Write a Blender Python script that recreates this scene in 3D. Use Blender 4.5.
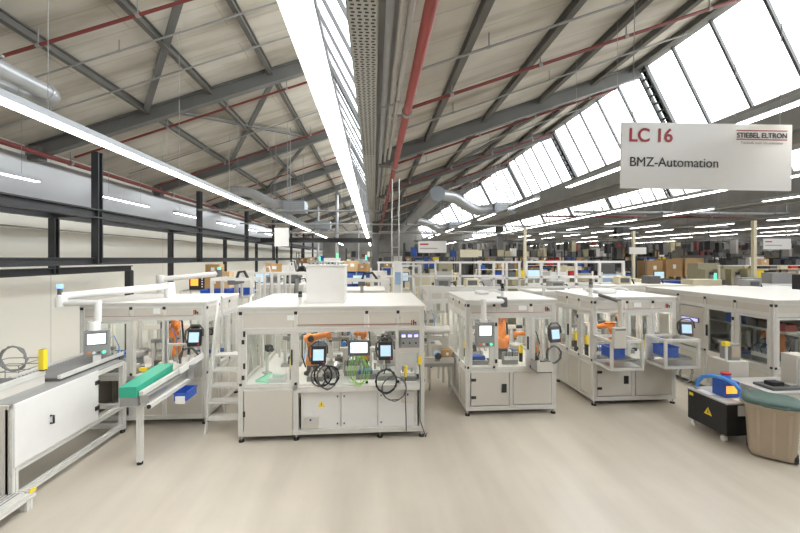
import bpy, math, random
from mathutils import Vector, Matrix
for o in list(bpy.data.objects): bpy.data.objects.remove(o, do_unlink=True)
SC = bpy.context.scene; COL = SC.collection
random.seed(7)
PI = math.pi
# ------------------------------------------------------------------ camera, sky, exposure
cd = bpy.data.cameras.new('camera'); cam = bpy.data.objects.new('camera', cd); COL.objects.link(cam)
cd.sensor_width = 36; cd.lens = 17.1; cd.shift_y = -0.0106; cd.clip_start = .05; cd.clip_end = 300
cam.location = (0, 0, 3.0); cam.rotation_euler = (PI/2, 0, -math.radians(3.914))
SC.camera = cam
wd = bpy.data.worlds.new('overcast_sky'); SC.world = wd; wd.use_nodes = True
bg = wd.node_tree.nodes['Background']; bg.inputs[0].default_value = (.93, .965, 1, 1); bg.inputs[1].default_value = 4.6
vs = SC.view_settings; vs.view_transform = 'Standard'; vs.look = 'None'; vs.gamma = 1; vs.exposure = 0.42; vs.use_curve_mapping = False
LAMP = 13.0      # emission of the fluorescent tubes
# ------------------------------------------------------------------ hall dimensions
BAY = 8.1; XW = -8.0; ZE = 5.6; SL = .36; RX = 6.8; SX = 7.8; ZR = ZE + SL*RX; ZS = 6.15
NB = 6; YB, YF = -8.0, 60.0; GY = [4.4 + 5*i for i in range(11)]
XR = XW + BAY*NB
for k in range(NB):                                   # portals: the daylight enters through the roof glazing
    ld = bpy.data.lights.new('skylight_portal', 'AREA'); ld.shape = 'RECTANGLE'
    a = Vector((XW+BAY*k+RX, 0, ZR)); b = Vector((XW+BAY*k+SX, 0, ZS)); m = (a+b)/2; d = (b-a)
    ld.size = d.length; ld.size_y = YF-YB; ld.cycles.is_portal = True
    lo = bpy.data.objects.new('skylight_portal', ld); COL.objects.link(lo)
    n = Vector((-(a.z-b.z), 0, -(b.x-a.x))).normalized()          # inward, down and towards the wall side
    xax = d.normalized(); zax = -n; yax = zax.cross(xax)
    lo.matrix_world = Matrix(((xax.x, yax.x, zax.x, m.x-n.x*.12), (xax.y, yax.y, zax.y, (YB+YF)/2), (xax.z, yax.z, zax.z, m.z-n.z*.12), (0, 0, 0, 1)))
# ------------------------------------------------------------------ materials
def mat(name, col, rough=.5, metal=0., emit=0., spec=.5, noise=0., nscale=6., ncol=None, stretch=(1,1,1), bump=0.):
    m = bpy.data.materials.new(name); m.use_nodes = True; nt = m.node_tree; b = nt.nodes['Principled BSDF']
    c = (*col, 1); b.inputs['Base Color'].default_value = c; b.inputs['Roughness'].default_value = rough; b.inputs['Metallic'].default_value = metal
    b.inputs['Specular IOR Level'].default_value = spec
    if emit: b.inputs['Emission Color'].default_value = c; b.inputs['Emission Strength'].default_value = emit
    if noise or bump:
        tc = nt.nodes.new('ShaderNodeTexCoord'); mp = nt.nodes.new('ShaderNodeMapping'); mp.inputs['Scale'].default_value = stretch
        nz = nt.nodes.new('ShaderNodeTexNoise'); nz.inputs['Scale'].default_value = nscale; nz.inputs['Detail'].default_value = 5
        nt.links.new(tc.outputs['Object'], mp.inputs[0]); nt.links.new(mp.outputs[0], nz.inputs['Vector'])
        if noise:
            r = nt.nodes.new('ShaderNodeValToRGB'); d = ncol or tuple(x*(1-noise) for x in col)
            r.color_ramp.elements[0].position = .3; r.color_ramp.elements[0].color = (*d, 1); r.color_ramp.elements[1].position = .68; r.color_ramp.elements[1].color = c
            nt.links.new(nz.outputs['Fac'], r.inputs[0]); nt.links.new(r.outputs[0], b.inputs['Base Color'])
        if bump:
            bp = nt.nodes.new('ShaderNodeBump'); bp.inputs['Strength'].default_value = bump; nt.links.new(nz.outputs['Fac'], bp.inputs['Height']); nt.links.new(bp.outputs[0], b.inputs['Normal'])
    return m
M = {}
def addm(k, *a, **kw): M[k] = mat(k, *a, **kw)
addm('alu', (.77,.755,.72), .42, .15, noise=.06, nscale=9)
addm('alu_dark', (.36,.36,.355), .45, .4, noise=.1)
addm('steel', (.55,.55,.54), .3, .85, noise=.1)
addm('panel', (.65,.615,.555), .5, noise=.03, nscale=2)
addm('top_white', (.78,.76,.72), .5, noise=.03, nscale=1.5)
addm('white', (.82,.81,.79), .45, noise=.03)
addm('grey_panel', (.52,.51,.49), .5, noise=.04)
addm('grey', (.33,.33,.325), .5, noise=.08)
addm('grey_dark', (.13,.13,.13), .5, noise=.1)
addm('black', (.022,.022,.024), .45, noise=.2)
addm('black_steel', (.035,.037,.042), .45, noise=.25, nscale=3)
addm('rubber', (.02,.02,.02), .8)
addm('orange', (.82,.27,.06), .4, noise=.06)
addm('robot_dark', (.09,.085,.085), .4, .2)
addm('blue', (.035,.11,.48), .45, noise=.08)
addm('blue_hose', (.08,.30,.78), .45)
addm('blue_pale', (.35,.5,.72), .5)
addm('green_cover', (.035,.42,.27), .5, noise=.06)
addm('mint', (.30,.72,.52), .5)
addm('green_cable', (.35,.72,.12), .5)
addm('dark_green', (.075,.135,.115), .5, noise=.1)
addm('yellow', (.95,.72,.04), .45)
addm('red', (.55,.03,.03), .45)
addm('red_pipe', (.36,.055,.045), .45, noise=.15, nscale=3)
addm('red_pipe_dull', (.23,.045,.04), .5, noise=.2, nscale=3)
addm('sign_red', (.46,.03,.045), .5)
addm('sign_black', (.035,.035,.04), .5)
addm('sign_grey', (.42,.41,.40), .5)
addm('far_wall', (.26,.25,.23), .7, noise=.3, nscale=.6)
addm('sign_white', (.86,.85,.83), .22)
addm('card', (.50,.30,.13), .8, noise=.12, nscale=3)
addm('card_pale', (.66,.45,.24), .8, noise=.1, nscale=3)
addm('wood', (.55,.36,.17), .7, noise=.2, nscale=3, stretch=(1,8,1))
addm('bin_beige', (.52,.43,.33), .55, noise=.05)
addm('cream', (.74,.68,.50), .5, noise=.05)
addm('khaki', (.40,.37,.25), .55, noise=.1)
addm('yellow_pale', (.84,.76,.46), .5)
addm('beam_grey', (.20,.20,.195), .55, .1, noise=.2, nscale=1.5)
addm('purlin', (.17,.165,.15), .6, noise=.25, nscale=1.5)
addm('duct', (.50,.51,.52), .35, .4, noise=.1, nscale=4)
addm('duct_box', (.36,.40,.44), .4, .3, noise=.06)
addm('tray_metal', (.50,.48,.44), .5, .3, noise=.1)
addm('hole', (.05,.05,.045), .8)
addm('lamp_body', (.40,.42,.44), .4)
addm('wall_band', (.50,.51,.52), .16)
addm('gutter', (.30,.29,.27), .6, noise=.2, nscale=1.5)
addm('screen', (.80,.92,1.0), .3, emit=.9)
addm('screen_dim', (.45,.62,.75), .3, emit=.5)
addm('screen_violet', (.50,.48,.95), .3, emit=.9)
addm('lamp_green', (.1,.9,.45), .3, emit=1.2)
addm('lamp_blue', (.2,.35,1.0), .3, emit=1.4)
addm('lamp_orange', (1.,.4,.05), .3, emit=.8)
addm('tube', (1.,.96,.88), .3, emit=LAMP)
addm('cell_lamp', (1.,.97,.91), .3, emit=17.)
addm('paper', (.88,.88,.86), .7)
def m_floor():
    m = mat('floor_epoxy', (.60,.565,.51), .3); nt = m.node_tree; b = nt.nodes['Principled BSDF']; N = nt.nodes.new; L = nt.links.new
    tc = N('ShaderNodeTexCoord'); mp = N('ShaderNodeMapping'); mp.inputs['Scale'].default_value = (2.4,.3,1); mp.inputs['Rotation'].default_value = (0,0,.12)
    n1 = N('ShaderNodeTexNoise'); n1.inputs['Scale'].default_value = 1.2; n1.inputs['Detail'].default_value = 6
    n2 = N('ShaderNodeTexNoise'); n2.inputs['Scale'].default_value = .6; n2.inputs['Detail'].default_value = 4
    L(tc.outputs['Object'], mp.inputs[0]); L(mp.outputs[0], n1.inputs['Vector']); L(tc.outputs['Object'], n2.inputs['Vector'])
    r1 = N('ShaderNodeValToRGB'); r1.color_ramp.elements[0].position = .32; r1.color_ramp.elements[0].color = (.90,.895,.89,1); r1.color_ramp.elements[1].position = .6; r1.color_ramp.elements[1].color = (1,1,1,1)
    r2 = N('ShaderNodeValToRGB'); r2.color_ramp.elements[0].position = .3; r2.color_ramp.elements[0].color = (.55,.495,.42,1); r2.color_ramp.elements[1].position = .7; r2.color_ramp.elements[1].color = (.64,.58,.495,1)
    mx = N('ShaderNodeMix'); mx.data_type = 'RGBA'; mx.blend_type = 'MULTIPLY'; mx.inputs[0].default_value = 1
    L(n1.outputs['Fac'], r1.inputs[0]); L(n2.outputs['Fac'], r2.inputs[0]); L(r2.outputs[0], mx.inputs[6]); L(r1.outputs[0], mx.inputs[7]); L(mx.outputs[2], b.inputs['Base Color'])
    M['floor'] = m
m_floor()
def m_ceiling():
    m = mat('ceiling_boards', (.5,.48,.43), .8); nt = m.node_tree; b = nt.nodes['Principled BSDF']; N = nt.nodes.new; L = nt.links.new
    tc = N('ShaderNodeTexCoord'); mp = N('ShaderNodeMapping'); mp.inputs['Scale'].default_value = (.35,2.2,.35)
    n1 = N('ShaderNodeTexNoise'); n1.inputs['Scale'].default_value = 1.0; n1.inputs['Detail'].default_value = 6
    n2 = N('ShaderNodeTexNoise'); n2.inputs['Scale'].default_value = .7; n2.inputs['Detail'].default_value = 5
    L(tc.outputs['Object'], mp.inputs[0]); L(mp.outputs[0], n1.inputs['Vector']); L(tc.outputs['Object'], n2.inputs['Vector'])
    br = N('ShaderNodeTexBrick'); br.inputs['Scale'].default_value = 1; br.inputs['Brick Width'].default_value = 2.8; br.inputs['Row Height'].default_value = .625; br.inputs['Mortar Size'].default_value = .012
    br.inputs['Color1'].default_value = (1,1,1,1); br.inputs['Color2'].default_value = (.93,.93,.92,1); br.inputs['Mortar'].default_value = (.80,.78,.75,1); br.offset = .5
    L(tc.outputs['Object'], br.inputs['Vector'])
    r1 = N('ShaderNodeValToRGB'); r1.color_ramp.elements[0].position = .28; r1.color_ramp.elements[0].color = (.62,.59,.54,1); r1.color_ramp.elements[1].position = .52; r1.color_ramp.elements[1].color = (1,1,1,1)
    r2 = N('ShaderNodeValToRGB'); r2.color_ramp.elements[0].position = .3; r2.color_ramp.elements[0].color = (.54,.505,.445,1); r2.color_ramp.elements[1].position = .7; r2.color_ramp.elements[1].color = (.72,.69,.63,1)
    mx = N('ShaderNodeMix'); mx.data_type = 'RGBA'; mx.blend_type = 'MULTIPLY'; mx.inputs[0].default_value = 1
    m2 = N('ShaderNodeMix'); m2.data_type = 'RGBA'; m2.blend_type = 'MULTIPLY'; m2.inputs[0].default_value = 1
    L(n1.outputs['Fac'], r1.inputs[0]); L(n2.outputs['Fac'], r2.inputs[0]); L(r2.outputs[0], mx.inputs[6]); L(r1.outputs[0], mx.inputs[7])
    L(mx.outputs[2], m2.inputs[6]); L(br.outputs[0], m2.inputs[7]); L(m2.outputs[2], b.inputs['Base Color'])
    M['ceiling'] = m
m_ceiling()
def m_wall():
    m = mat('wall_cladding', (.80,.78,.70), .6); nt = m.node_tree; b = nt.nodes['Principled BSDF']; N = nt.nodes.new; L = nt.links.new
    tc = N('ShaderNodeTexCoord'); sp = N('ShaderNodeSeparateXYZ'); L(tc.outputs['Object'], sp.inputs[0])
    cb = N('ShaderNodeCombineXYZ'); L(sp.outputs[1], cb.inputs[0]); L(sp.outputs[2], cb.inputs[1])
    br = N('ShaderNodeTexBrick'); br.offset = 0; br.inputs['Scale'].default_value = 1; br.inputs['Brick Width'].default_value = 5; br.inputs['Row Height'].default_value = 12.0; br.inputs['Mortar Size'].default_value = .012
    br.inputs['Color1'].default_value = (.86,.835,.75,1); br.inputs['Color2'].default_value = (.84,.815,.735,1); br.inputs['Mortar'].default_value = (.60,.59,.55,1)
    L(cb.outputs[0], br.inputs['Vector']); L(br.outputs[0], b.inputs['Base Color'])
    M['wall'] = m
m_wall()
def m_glass(name, tint, fac, rough=.03):
    m = bpy.data.materials.new(name); m.use_nodes = True; nt = m.node_tree; nt.nodes.remove(nt.nodes['Principled BSDF'])
    o = nt.nodes['Material Output']; t = nt.nodes.new('ShaderNodeBsdfTransparent'); t.inputs[0].default_value = (*tint, 1)
    g = nt.nodes.new('ShaderNodeBsdfGlossy'); g.inputs['Roughness'].default_value = rough; x = nt.nodes.new('ShaderNodeMixShader'); x.inputs[0].default_value = fac
    nt.links.new(t.outputs[0], x.inputs[1]); nt.links.new(g.outputs[0], x.inputs[2]); nt.links.new(x.outputs[0], o.inputs[0]); M[name] = m
m_glass('glass', (.97,.985,.98), .035); m_glass('roof_glass', (.97,.985,.99), .04)
# ------------------------------------------------------------------ mesh collector
ORG = {}
class MB:
    def __init__(s): s.v = []; s.f = []; s.m = []; s.s = []; s.keys = []
    def mi(s, k):
        if k not in s.keys: s.keys.append(k)
        return s.keys.index(k)
    def add(s, vs, fs, k, smooth=False):
        n = len(s.v); s.v += [tuple(v) for v in vs]; i = s.mi(k)
        for f in fs: s.f.append([n+j for j in f]); s.m.append(i); s.s.append(smooth)
        return s
    def box(s, x0, x1, y0, y1, z0, z1, k):
        x0, x1 = min(x0,x1), max(x0,x1); y0, y1 = min(y0,y1), max(y0,y1); z0, z1 = min(z0,z1), max(z0,z1)
        vs = [(x,y,z) for x in (x0,x1) for y in (y0,y1) for z in (z0,z1)]
        return s.add(vs, [(0,1,3,2),(4,6,7,5),(0,4,5,1),(2,3,7,6),(0,2,6,4),(1,5,7,3)], k)
    def frame(s, p, q, up=None):
        p, q = Vector(p), Vector(q); d = (q-p).normalized(); up = Vector(up) if up else (Vector((0,0,1)) if abs(d.z) < .95 else Vector((0,1,0)))
        a = d.cross(up).normalized(); b = a.cross(d).normalized(); return p, q, a, b
    def sect(s, p, q, pts, k, up=None, smooth=False):
        p, q, a, b = s.frame(p, q, up); n = len(pts)
        vs = [p+a*x+b*y for x, y in pts]+[q+a*x+b*y for x, y in pts]
        fs = [(i, (i+1) % n, n+(i+1) % n, n+i) for i in range(n)]
        s.add(vs, fs, k, smooth); return s.add(vs, [tuple(range(n))[::-1], tuple(range(n, 2*n))], k)
    def bar(s, p, q, w, h, k, up=None):
        return s.sect(p, q, [(-w/2,-h/2),(w/2,-h/2),(w/2,h/2),(-w/2,h/2)], k, up)
    def prof(s, p, q, w, k, up=None):                 # slotted aluminium extrusion
        h, g, d = w/2, w*.11, w*.13
        side = [(-h,-h),(-g,-h),(-g,-h+d),(g,-h+d),(g,-h)]; pts = []
        for r in range(4):
            c, n = math.cos(r*PI/2), math.sin(r*PI/2); pts += [(x*c-y*n, x*n+y*c) for x, y in side]
        return s.sect(p, q, pts, k, up)
    def ibeam(s, p, q, w, h, k, t=.025, up=None):
        w2, h2, e = w/2, h/2, t*.4
        return s.sect(p, q, [(-w2,-h2),(w2,-h2),(w2,-h2+t),(e,-h2+t),(e,h2-t),(w2,h2-t),(w2,h2),(-w2,h2),(-w2,h2-t),(-e,h2-t),(-e,-h2+t),(-w2,-h2+t)], k, up)
    def cyl(s, p, q, r, k, n=12, r2=None):
        r2 = r if r2 is None else r2; p, q, a, b = s.frame(p, q); vs = []
        for c, rr in ((p, r), (q, r2)): vs += [c+a*math.cos(2*PI*i/n)*rr+b*math.sin(2*PI*i/n)*rr for i in range(n)]
        s.add(vs, [(i, (i+1) % n, n+(i+1) % n, n+i) for i in range(n)], k, True)
        return s.add(vs, [tuple(range(n))[::-1], tuple(range(n, 2*n))], k)
    def tube(s, pts, r, k, n=6):
        P = [Vector(p) for p in pts]; vs = []; b = None
        for i, p in enumerate(P):
            d = (P[min(i+1, len(P)-1)]-P[max(i-1, 0)]).normalized()
            if b is None: b = Vector((0,0,1)) if abs(d.z) < .9 else Vector((1,0,0))
            a = d.cross(b).normalized(); b = a.cross(d).normalized()
            vs += [p+(a*math.cos(2*PI*j/n)+b*math.sin(2*PI*j/n))*(r[i] if isinstance(r, list) else r) for j in range(n)]
        fs = [(i*n+j, i*n+(j+1) % n, (i+1)*n+(j+1) % n, (i+1)*n+j) for i in range(len(P)-1) for j in range(n)]
        s.add(vs, fs, k, True); e = (len(P)-1)*n
        return s.add(vs, [tuple(range(n))[::-1], tuple(range(e, e+n))], k)
    def lathe(s, c, prof, k, n=20):                   # profile of (radius, z) about the vertical through c
        vs = [(c[0]+r*math.cos(2*PI*j/n), c[1]+r*math.sin(2*PI*j/n), c[2]+z) for r, z in prof for j in range(n)]
        s.add(vs, [(i*n+j, i*n+(j+1) % n, (i+1)*n+(j+1) % n, (i+1)*n+j) for i in range(len(prof)-1) for j in range(n)], k, True)
        e = (len(prof)-1)*n; return s.add(vs, [tuple(range(n))[::-1], tuple(range(e, e+n))], k)
    def coil(s, c, r, k, turns=3, t=.008, ax='y', sq=1.0):
        pts = []
        for i in range(turns*16+1):
            a = 2*PI*i/16; rr = r*(1+.05*math.sin(3*a+i)); x, z = rr*math.cos(a), rr*sq*math.sin(a); o = (i/(turns*16)-.5)*.05
            pts.append((c[0]+x, c[1]+o, c[2]+z) if ax == 'y' else (c[0]+o, c[1]+x, c[2]+z))
        return s.tube(pts, t, k, 5)
    def build(s, name, parent=None, local=False, bev=0.):
        me = bpy.data.meshes.new(name); off = Vector(ORG.get(parent.name, (0,0,0))) if parent is not None and not local else Vector((0,0,0))
        me.from_pydata([Vector(v)-off for v in s.v], [], s.f)
        for k in s.keys: me.materials.append(M[k])
        for p, i, sm in zip(me.polygons, s.m, s.s): p.material_index = i; p.use_smooth = sm
        me.update(); o = bpy.data.objects.new(name, me); COL.objects.link(o)
        if parent is not None:
            o.parent = parent
            ORG[o.name] = ORG.get(parent.name, (0,0,0))
        if bev:
            b = o.modifiers.new('edge', 'BEVEL'); b.width = bev; b.segments = 2; b.limit_method = 'ANGLE'
        return o
def tag(o, label, cat, group=None, kind=None):
    o['label'] = label; o['category'] = cat
    if group: o['group'] = group
    if kind: o['kind'] = kind
    return o
def thing(name, label, cat, loc, group=None, rz=0., kind=None):
    o = bpy.data.objects.new(name, None); o.empty_display_size = .1; COL.objects.link(o); o.location = loc; o.rotation_euler = (0,0,rz); ORG[o.name] = tuple(loc)
    return tag(o, label, cat, group, kind)
def dup(root, loc, label=None, rz=None, group=None):
    r = root.copy(); COL.objects.link(r); r.location = loc
    if rz is not None: r.rotation_euler = (0,0,rz)
    if label: r['label'] = label
    if group: r['group'] = group
    ORG[r.name] = tuple(loc)
    for ch in list(root.children):
        c = ch.copy(); COL.objects.link(c); c.parent = r
        for g in list(ch.children):
            d = g.copy(); COL.objects.link(d); d.parent = c
    return r
def struct(mb, name, label, cat):
    return tag(mb.build(name), label, cat, kind='structure')
def text(body, size, loc, k, parent, name='lettering', rot=(PI/2,0,0), align='LEFT', bold=0., local=False):
    c = bpy.data.curves.new(name, 'FONT'); c.body = body; c.size = size; c.extrude = .001; c.offset = bold; c.align_x = align; c.materials.append(M[k])
    o = bpy.data.objects.new(name, c); COL.objects.link(o); bpy.context.view_layer.update()
    me = bpy.data.meshes.new_from_object(o.evaluated_get(bpy.context.evaluated_depsgraph_get())); bpy.data.objects.remove(o, do_unlink=True)
    o = bpy.data.objects.new(name, me); COL.objects.link(o); off = Vector(ORG.get(parent.name, (0,0,0))) if not local else Vector((0,0,0))
    o.parent = parent; o.location = Vector(loc)-off; o.rotation_euler = rot; return o
NTH = ['first','second','third','fourth','fifth','sixth','seventh','eighth','ninth','tenth','eleventh','twelfth','thirteenth']
# ================================================================== THE HALL
struct(MB().box(XW-.3, XR+.3, YB, YF, -.2, 0, 'floor'), 'floor', 'pale beige grey epoxy hall floor with faint scuffs', 'floor')
struct(MB().box(XW-.25, XW, YB, YF, 0, ZE, 'wall'), 'wall_left', 'cream panelled hall wall behind the black steel frame', 'wall')
struct(MB().box(XR, XR+.25, YB, YF, 0, ZE+.4, 'far_wall'), 'wall_right', 'dark hall wall far beyond the last machines on the far side', 'wall')
def gable(name, y0, y1, label):
    b = MB(); pr = [(XW, 0)]
    for k in range(NB):
        x = XW+BAY*k; pr += [(x, ZE), (x+RX, ZR), (x+SX, ZS), (x+BAY-.01, ZE)]
    pr.append((XR, 0)); n = len(pr)
    b.add([(x, y, z) for y in (y0, y1) for x, z in pr], [(i, (i+1) % n, n+(i+1) % n, n+i) for i in range(n)]+[tuple(range(n)), tuple(range(n, 2*n))], 'far_wall')
    return struct(b, name, label, 'wall')
gable('wall_back', YF, YF+.25, 'grey sawtooth gable wall at the far end of the hall')
gable('wall_front', YB-.25, YB, 'grey sawtooth gable wall behind the viewer')
BN = ['along the cream wall', 'over the middle machines', 'next beyond the large white sign', 'third beyond the centre column', 'fourth beyond the centre column', 'at the far side of the hall']
# upper wall band, grey, with the rounded trunking on top
struct(MB().box(XW, XW+.06, YB, YF, 4.15, 5.35, 'wall_band'), 'trim_1', 'smooth grey blue band along the top of the cream wall', 'wall band')
for k in range(NB):
    x = XW+BAY*k; near = k < 2
    b = MB(); t = .14                                   # roof boards of the bay
    b.add([(x,YB,ZE),(x+RX,YB,ZR),(x+RX,YF,ZR),(x,YF,ZE),(x,YB,ZE+t),(x+RX,YB,ZR+t),(x+RX,YF,ZR+t),(x,YF,ZE+t)], [(0,1,2,3),(7,6,5,4),(0,4,5,1),(1,5,6,2),(2,6,7,3),(3,7,4,0)], 'ceiling')
    struct(b, 'ceiling', 'sloping stained beige board ceiling of the roof bay '+BN[k], 'ceiling')
    b = MB().box(x+SX-.06, x+SX+.1, YB, YF, ZE-.2, ZS, 'gutter')
    b.box(x+BAY-.28, x+BAY+.16, YB, YF, ZE-(.45 if k else .1), ZE-.02, 'gutter')
    struct(b, 'gutter_beam', 'long grey valley gutter beam on the far edge of the roof bay '+BN[k], 'beam')
    struct(MB().box(x+RX-.1, x+RX+.1, YB, YF, ZR-.14, ZR+.05, 'beam_grey'), 'ridge_beam', 'grey ridge beam at the top of the glazing in the roof bay '+BN[k], 'beam')
    gy = GY[1:] if k < 3 else GY[2:]
    # purlins along the bay
    for i, px in enumerate([1.2, 2.66, 4.1, 5.51, 6.55]):
        if k > 2 and i % 2: continue
        struct(MB().ibeam((x+px, YB, ZE+SL*px-.08), (x+px, YF, ZE+SL*px-.08), .1, .15, 'purlin', .02), 'purlin_beam', '%s dark purlin up the slope of the roof bay %s' % (NTH[i], BN[k]), 'beam')
    for i, y in enumerate(gy):
        if y > 45 and k != 1: continue
        dz = -.2
        b = MB().ibeam((x+.1, y, ZE+SL*.1+dz+.03), (x+RX-.05, y, ZE+SL*(RX-.05)+dz), .17, .33, 'beam_grey', .03, up=(-SL,0,1))
        b.box(x+.02, x+.3, y-.12, y+.12, ZE-.34, ZE-.02, 'beam_grey')
        struct(b, 'girder_beam', '%s sloping grey steel girder of the roof bay %s' % (NTH[i], BN[k]), 'beam')
        if k < 4:
            p = Vector((x+RX, y, ZR-.1)); q = Vector((x+SX-.05, y, ZS)); b = MB()
            for o in (-.14, .14): b.bar((p.x, y+o, p.z), (q.x, y+o, q.z), .06, .09, 'grey_dark')
            for j in range(9):
                c = p.lerp(q, (j+.5)/9); b.bar((c.x, y-.14, c.z), (c.x, y+.14, c.z), .035, .05, 'grey_dark')
            b.cyl((q.x-.15, y+.2, q.z+.1), (p.x-.03, y+4.8, p.z-.1), .013, 'grey_dark', 6)
            struct(b, 'glazing_strut_beam', '%s dark ladder strut with tie rod under the glazing of the roof bay %s' % (NTH[i], BN[k]), 'beam')
    # glazing: one window per girder span
    spans = [(YB, GY[0])]+[(GY[i], GY[i+1]) for i in range(len(GY)-1)]+[(GY[-1], YF)]
    if k >= 3: spans = [(YB, GY[2]), (GY[2], GY[4]), (GY[4], GY[6]), (GY[6], YF)]
    for i, (ya, yb) in enumerate(spans):
        p = Vector((x+RX, 0, ZR)); q = Vector((x+SX, 0, ZS)); nn = Vector((p.z-q.z, 0, q.x-p.x)).normalized()*.03
        b = MB(); b.add([(p.x, ya, p.z), (q.x, ya, q.z), (q.x, yb, q.z), (p.x, yb, p.z)], [(0,1,2,3)], 'roof_glass')
        w = b.build('window_%d' % (k*20+i+1)); tag(w, '%s white glowing pane row of the sloping skylight in the roof bay %s' % (NTH[i], BN[k]), 'window', kind='structure')
        b = MB(); n = int(round((yb-ya)/1.0))
        for j in range(n+1):
            y = ya+(yb-ya)*j/n; b.bar((p.x-nn.x, y, p.z-nn.z), (q.x-nn.x, y, q.z-nn.z), .05, .06, 'grey_dark')
        b.build('glazing_bar', w)
# columns
for x, n in ((.1, 'under the centre valley gutter'), (8.2, 'under the valley gutter beside the large sign'), (16.3, 'under the third valley gutter'), (24.4, 'under the fourth valley gutter')):
    for y, yn in ((24.4, 'nearer'), (44.4, 'farther')):
        if x > 20 and y > 30: continue
        struct(MB().ibeam((x, y, 0), (x, y, ZE-.28), .40, .40, 'grey_dark', .05, up=(0,1,0)), 'steel_column', '%s dark grey steel column %s' % (yn, n), 'column')
# diagonal wind bracing under the boards
def roofz(k, x): return ZE+SL*(x-(XW+BAY*k))-.12
for (xa, ya, xb, yb, n) in ((-5.34, 9.3, -2.0, 4.9, 'flat brace crossing the nearest ceiling boards above the white duct'), (-5.3, 14.4, -2.4, 9.5, 'brace crossing the second girder span of the cream wall side'), (-5.0, 9.5, -2.4, 14.4, 'brace crossing the other way in the second girder span of the wall side'), (-5.3, 19.4, -2.4, 14.5, 'brace in the third girder span of the cream wall side')):
    struct(MB().bar((xa, ya, roofz(0, xa)), (xb, yb, roofz(0, xb)), .12, .05, 'beam_grey'), 'brace_beam', 'grey diagonal '+n, 'beam')
for (xa, ya, xb, yb, n) in ((2.8, 14.4, 5.4, 9.5, 'second'), (2.8, 19.4, 5.4, 14.5, 'third')):
    struct(MB().bar((xa, ya, roofz(1, xa)), (xb, yb, roofz(1, xb)), .12, .05, 'beam_grey'), 'brace_beam', 'grey diagonal brace in the %s girder span over the middle machines' % n, 'beam')
# ------------------------------------------------------------------ pipes, trays, ducts
def roof_at(x):
    t = (x-XW) % BAY; k = XW+BAY*int((x-XW)//BAY)
    return ZE+SL*t if t <= RX else (ZR+(ZS-ZR)*(t-RX)/(SX-RX) if t <= SX else ZE)
def pipe(label, p, q, r, k, clamps=0, cat='pipe', name='sprinkler_pipe'):
    p, q = Vector(p), Vector(q); t = thing(name, label, cat, p); MB().cyl(p, q, r, k, 10).build('pipe_run', t)
    for i in range(clamps):
        c = p.lerp(q, (i+.5)/clamps); d = (q-p).normalized()*.03
        b = MB().cyl(c-d, c+d, r*1.35, 'grey', 10); b.cyl(c, c+Vector((0,0,roof_at(c.x)-c.z if cat == 'rail' or 'cross' in label else .28)), .012, 'grey', 6); b.build('pipe_clamp', t)
    return t
t = pipe('thick red sprinkler main running lengthwise beside the perforated tray', (.53, -2, 5.35), (.53, 56, 5.35), .066, 'red_pipe')
for i in range(9):
    y = 2.4+3.7*i
    b = MB().cyl((.53, y-.05, 5.35), (.53, y+.05, 5.35), .085, 'grey', 12); b.tube([(.53, y, 5.43), (.62, y, 5.5), (.66, y, 5.62), (.6, y, 5.75)], .014, 'grey_dark'); b.build('pipe_clamp', t)
pipe('long dark red pipe along the top of the cream wall', (-7.6, -2, 5.38), (-7.6, 56, 5.38), .055, 'red_pipe_dull', 12)
for i, y in enumerate((6.25, 9.95, 13.65, 17.35, 21.05)):
    pipe('%s thin red sprinkler branch in the bay %s' % (NTH[i], BN[0]), (-7.4, y, ZE+SL*.6-.32), (-1.5, y, ZE+SL*6.5-.32), .028, 'red_pipe_dull', 4)
    pipe('%s thin red sprinkler branch in the bay %s' % (NTH[i], BN[1]), (.53, y, 5.45), (6.6, y, ZE+SL*6.5-.32), .028, 'red_pipe_dull', 4)
for i, (y, k) in enumerate(((7.05, 0), (8.1, 0), (12.2, 0), (5.2, 1), (7.6, 1), (11.6, 1))):
    x = XW+BAY*k
    pipe('%s thin grey conduit between the red branches in the bay %s' % (NTH[i % 3], BN[k]), (x+.5, y, ZE+SL*.5-.2), (x+6.5, y, ZE+SL*6.5-.2), .017, 'grey', 3, 'conduit', 'conduit')
# perforated tray
t = thing('cable_tray', 'wide perforated pale metal cable tray hanging along the centre valley', 'cable tray', (-.11, 0, 5.38))
b = MB().box(-.26, .04, -2, 50, 5.38, 5.385, 'tray_metal'); b.box(-.265, -.255, -2, 50, 5.38, 5.48, 'tray_metal'); b.box(.035, .045, -2, 50, 5.38, 5.48, 'tray_metal'); b.build('tray_channel', t)
b = MB()
for i in range(210):
    y = 2.2+i*.055 if i < 120 else 8.8+(i-120)*.12
    for j in range(4):
        xx = -.235+j*.068; b.box(xx+(.012 if i % 2 else 0), xx+.036+(.012 if i % 2 else 0), y, y+.024, 5.3785, 5.381, 'hole')
b.build('tray_slots', t)
for i in range(9):
    y = 3.2+i*3.5; MB().box(-.3, .6, y-.03, y+.03, 5.49, 5.53, 'grey').build('tray_bracket', t)
for i, (x, r, z, n) in enumerate(((.15, .04, 5.33, 'wider grey conduit nearest the perforated tray'), (.26, .028, 5.36, 'thin grey conduit second from the perforated tray'), (.36, .035, 5.42, 'grey conduit between the thin conduit and the red main'))):
    pipe(n, (x, -2, z), (x, 50, z), r, 'tray_metal' if i else 'grey', 10, 'conduit', 'conduit')
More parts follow.
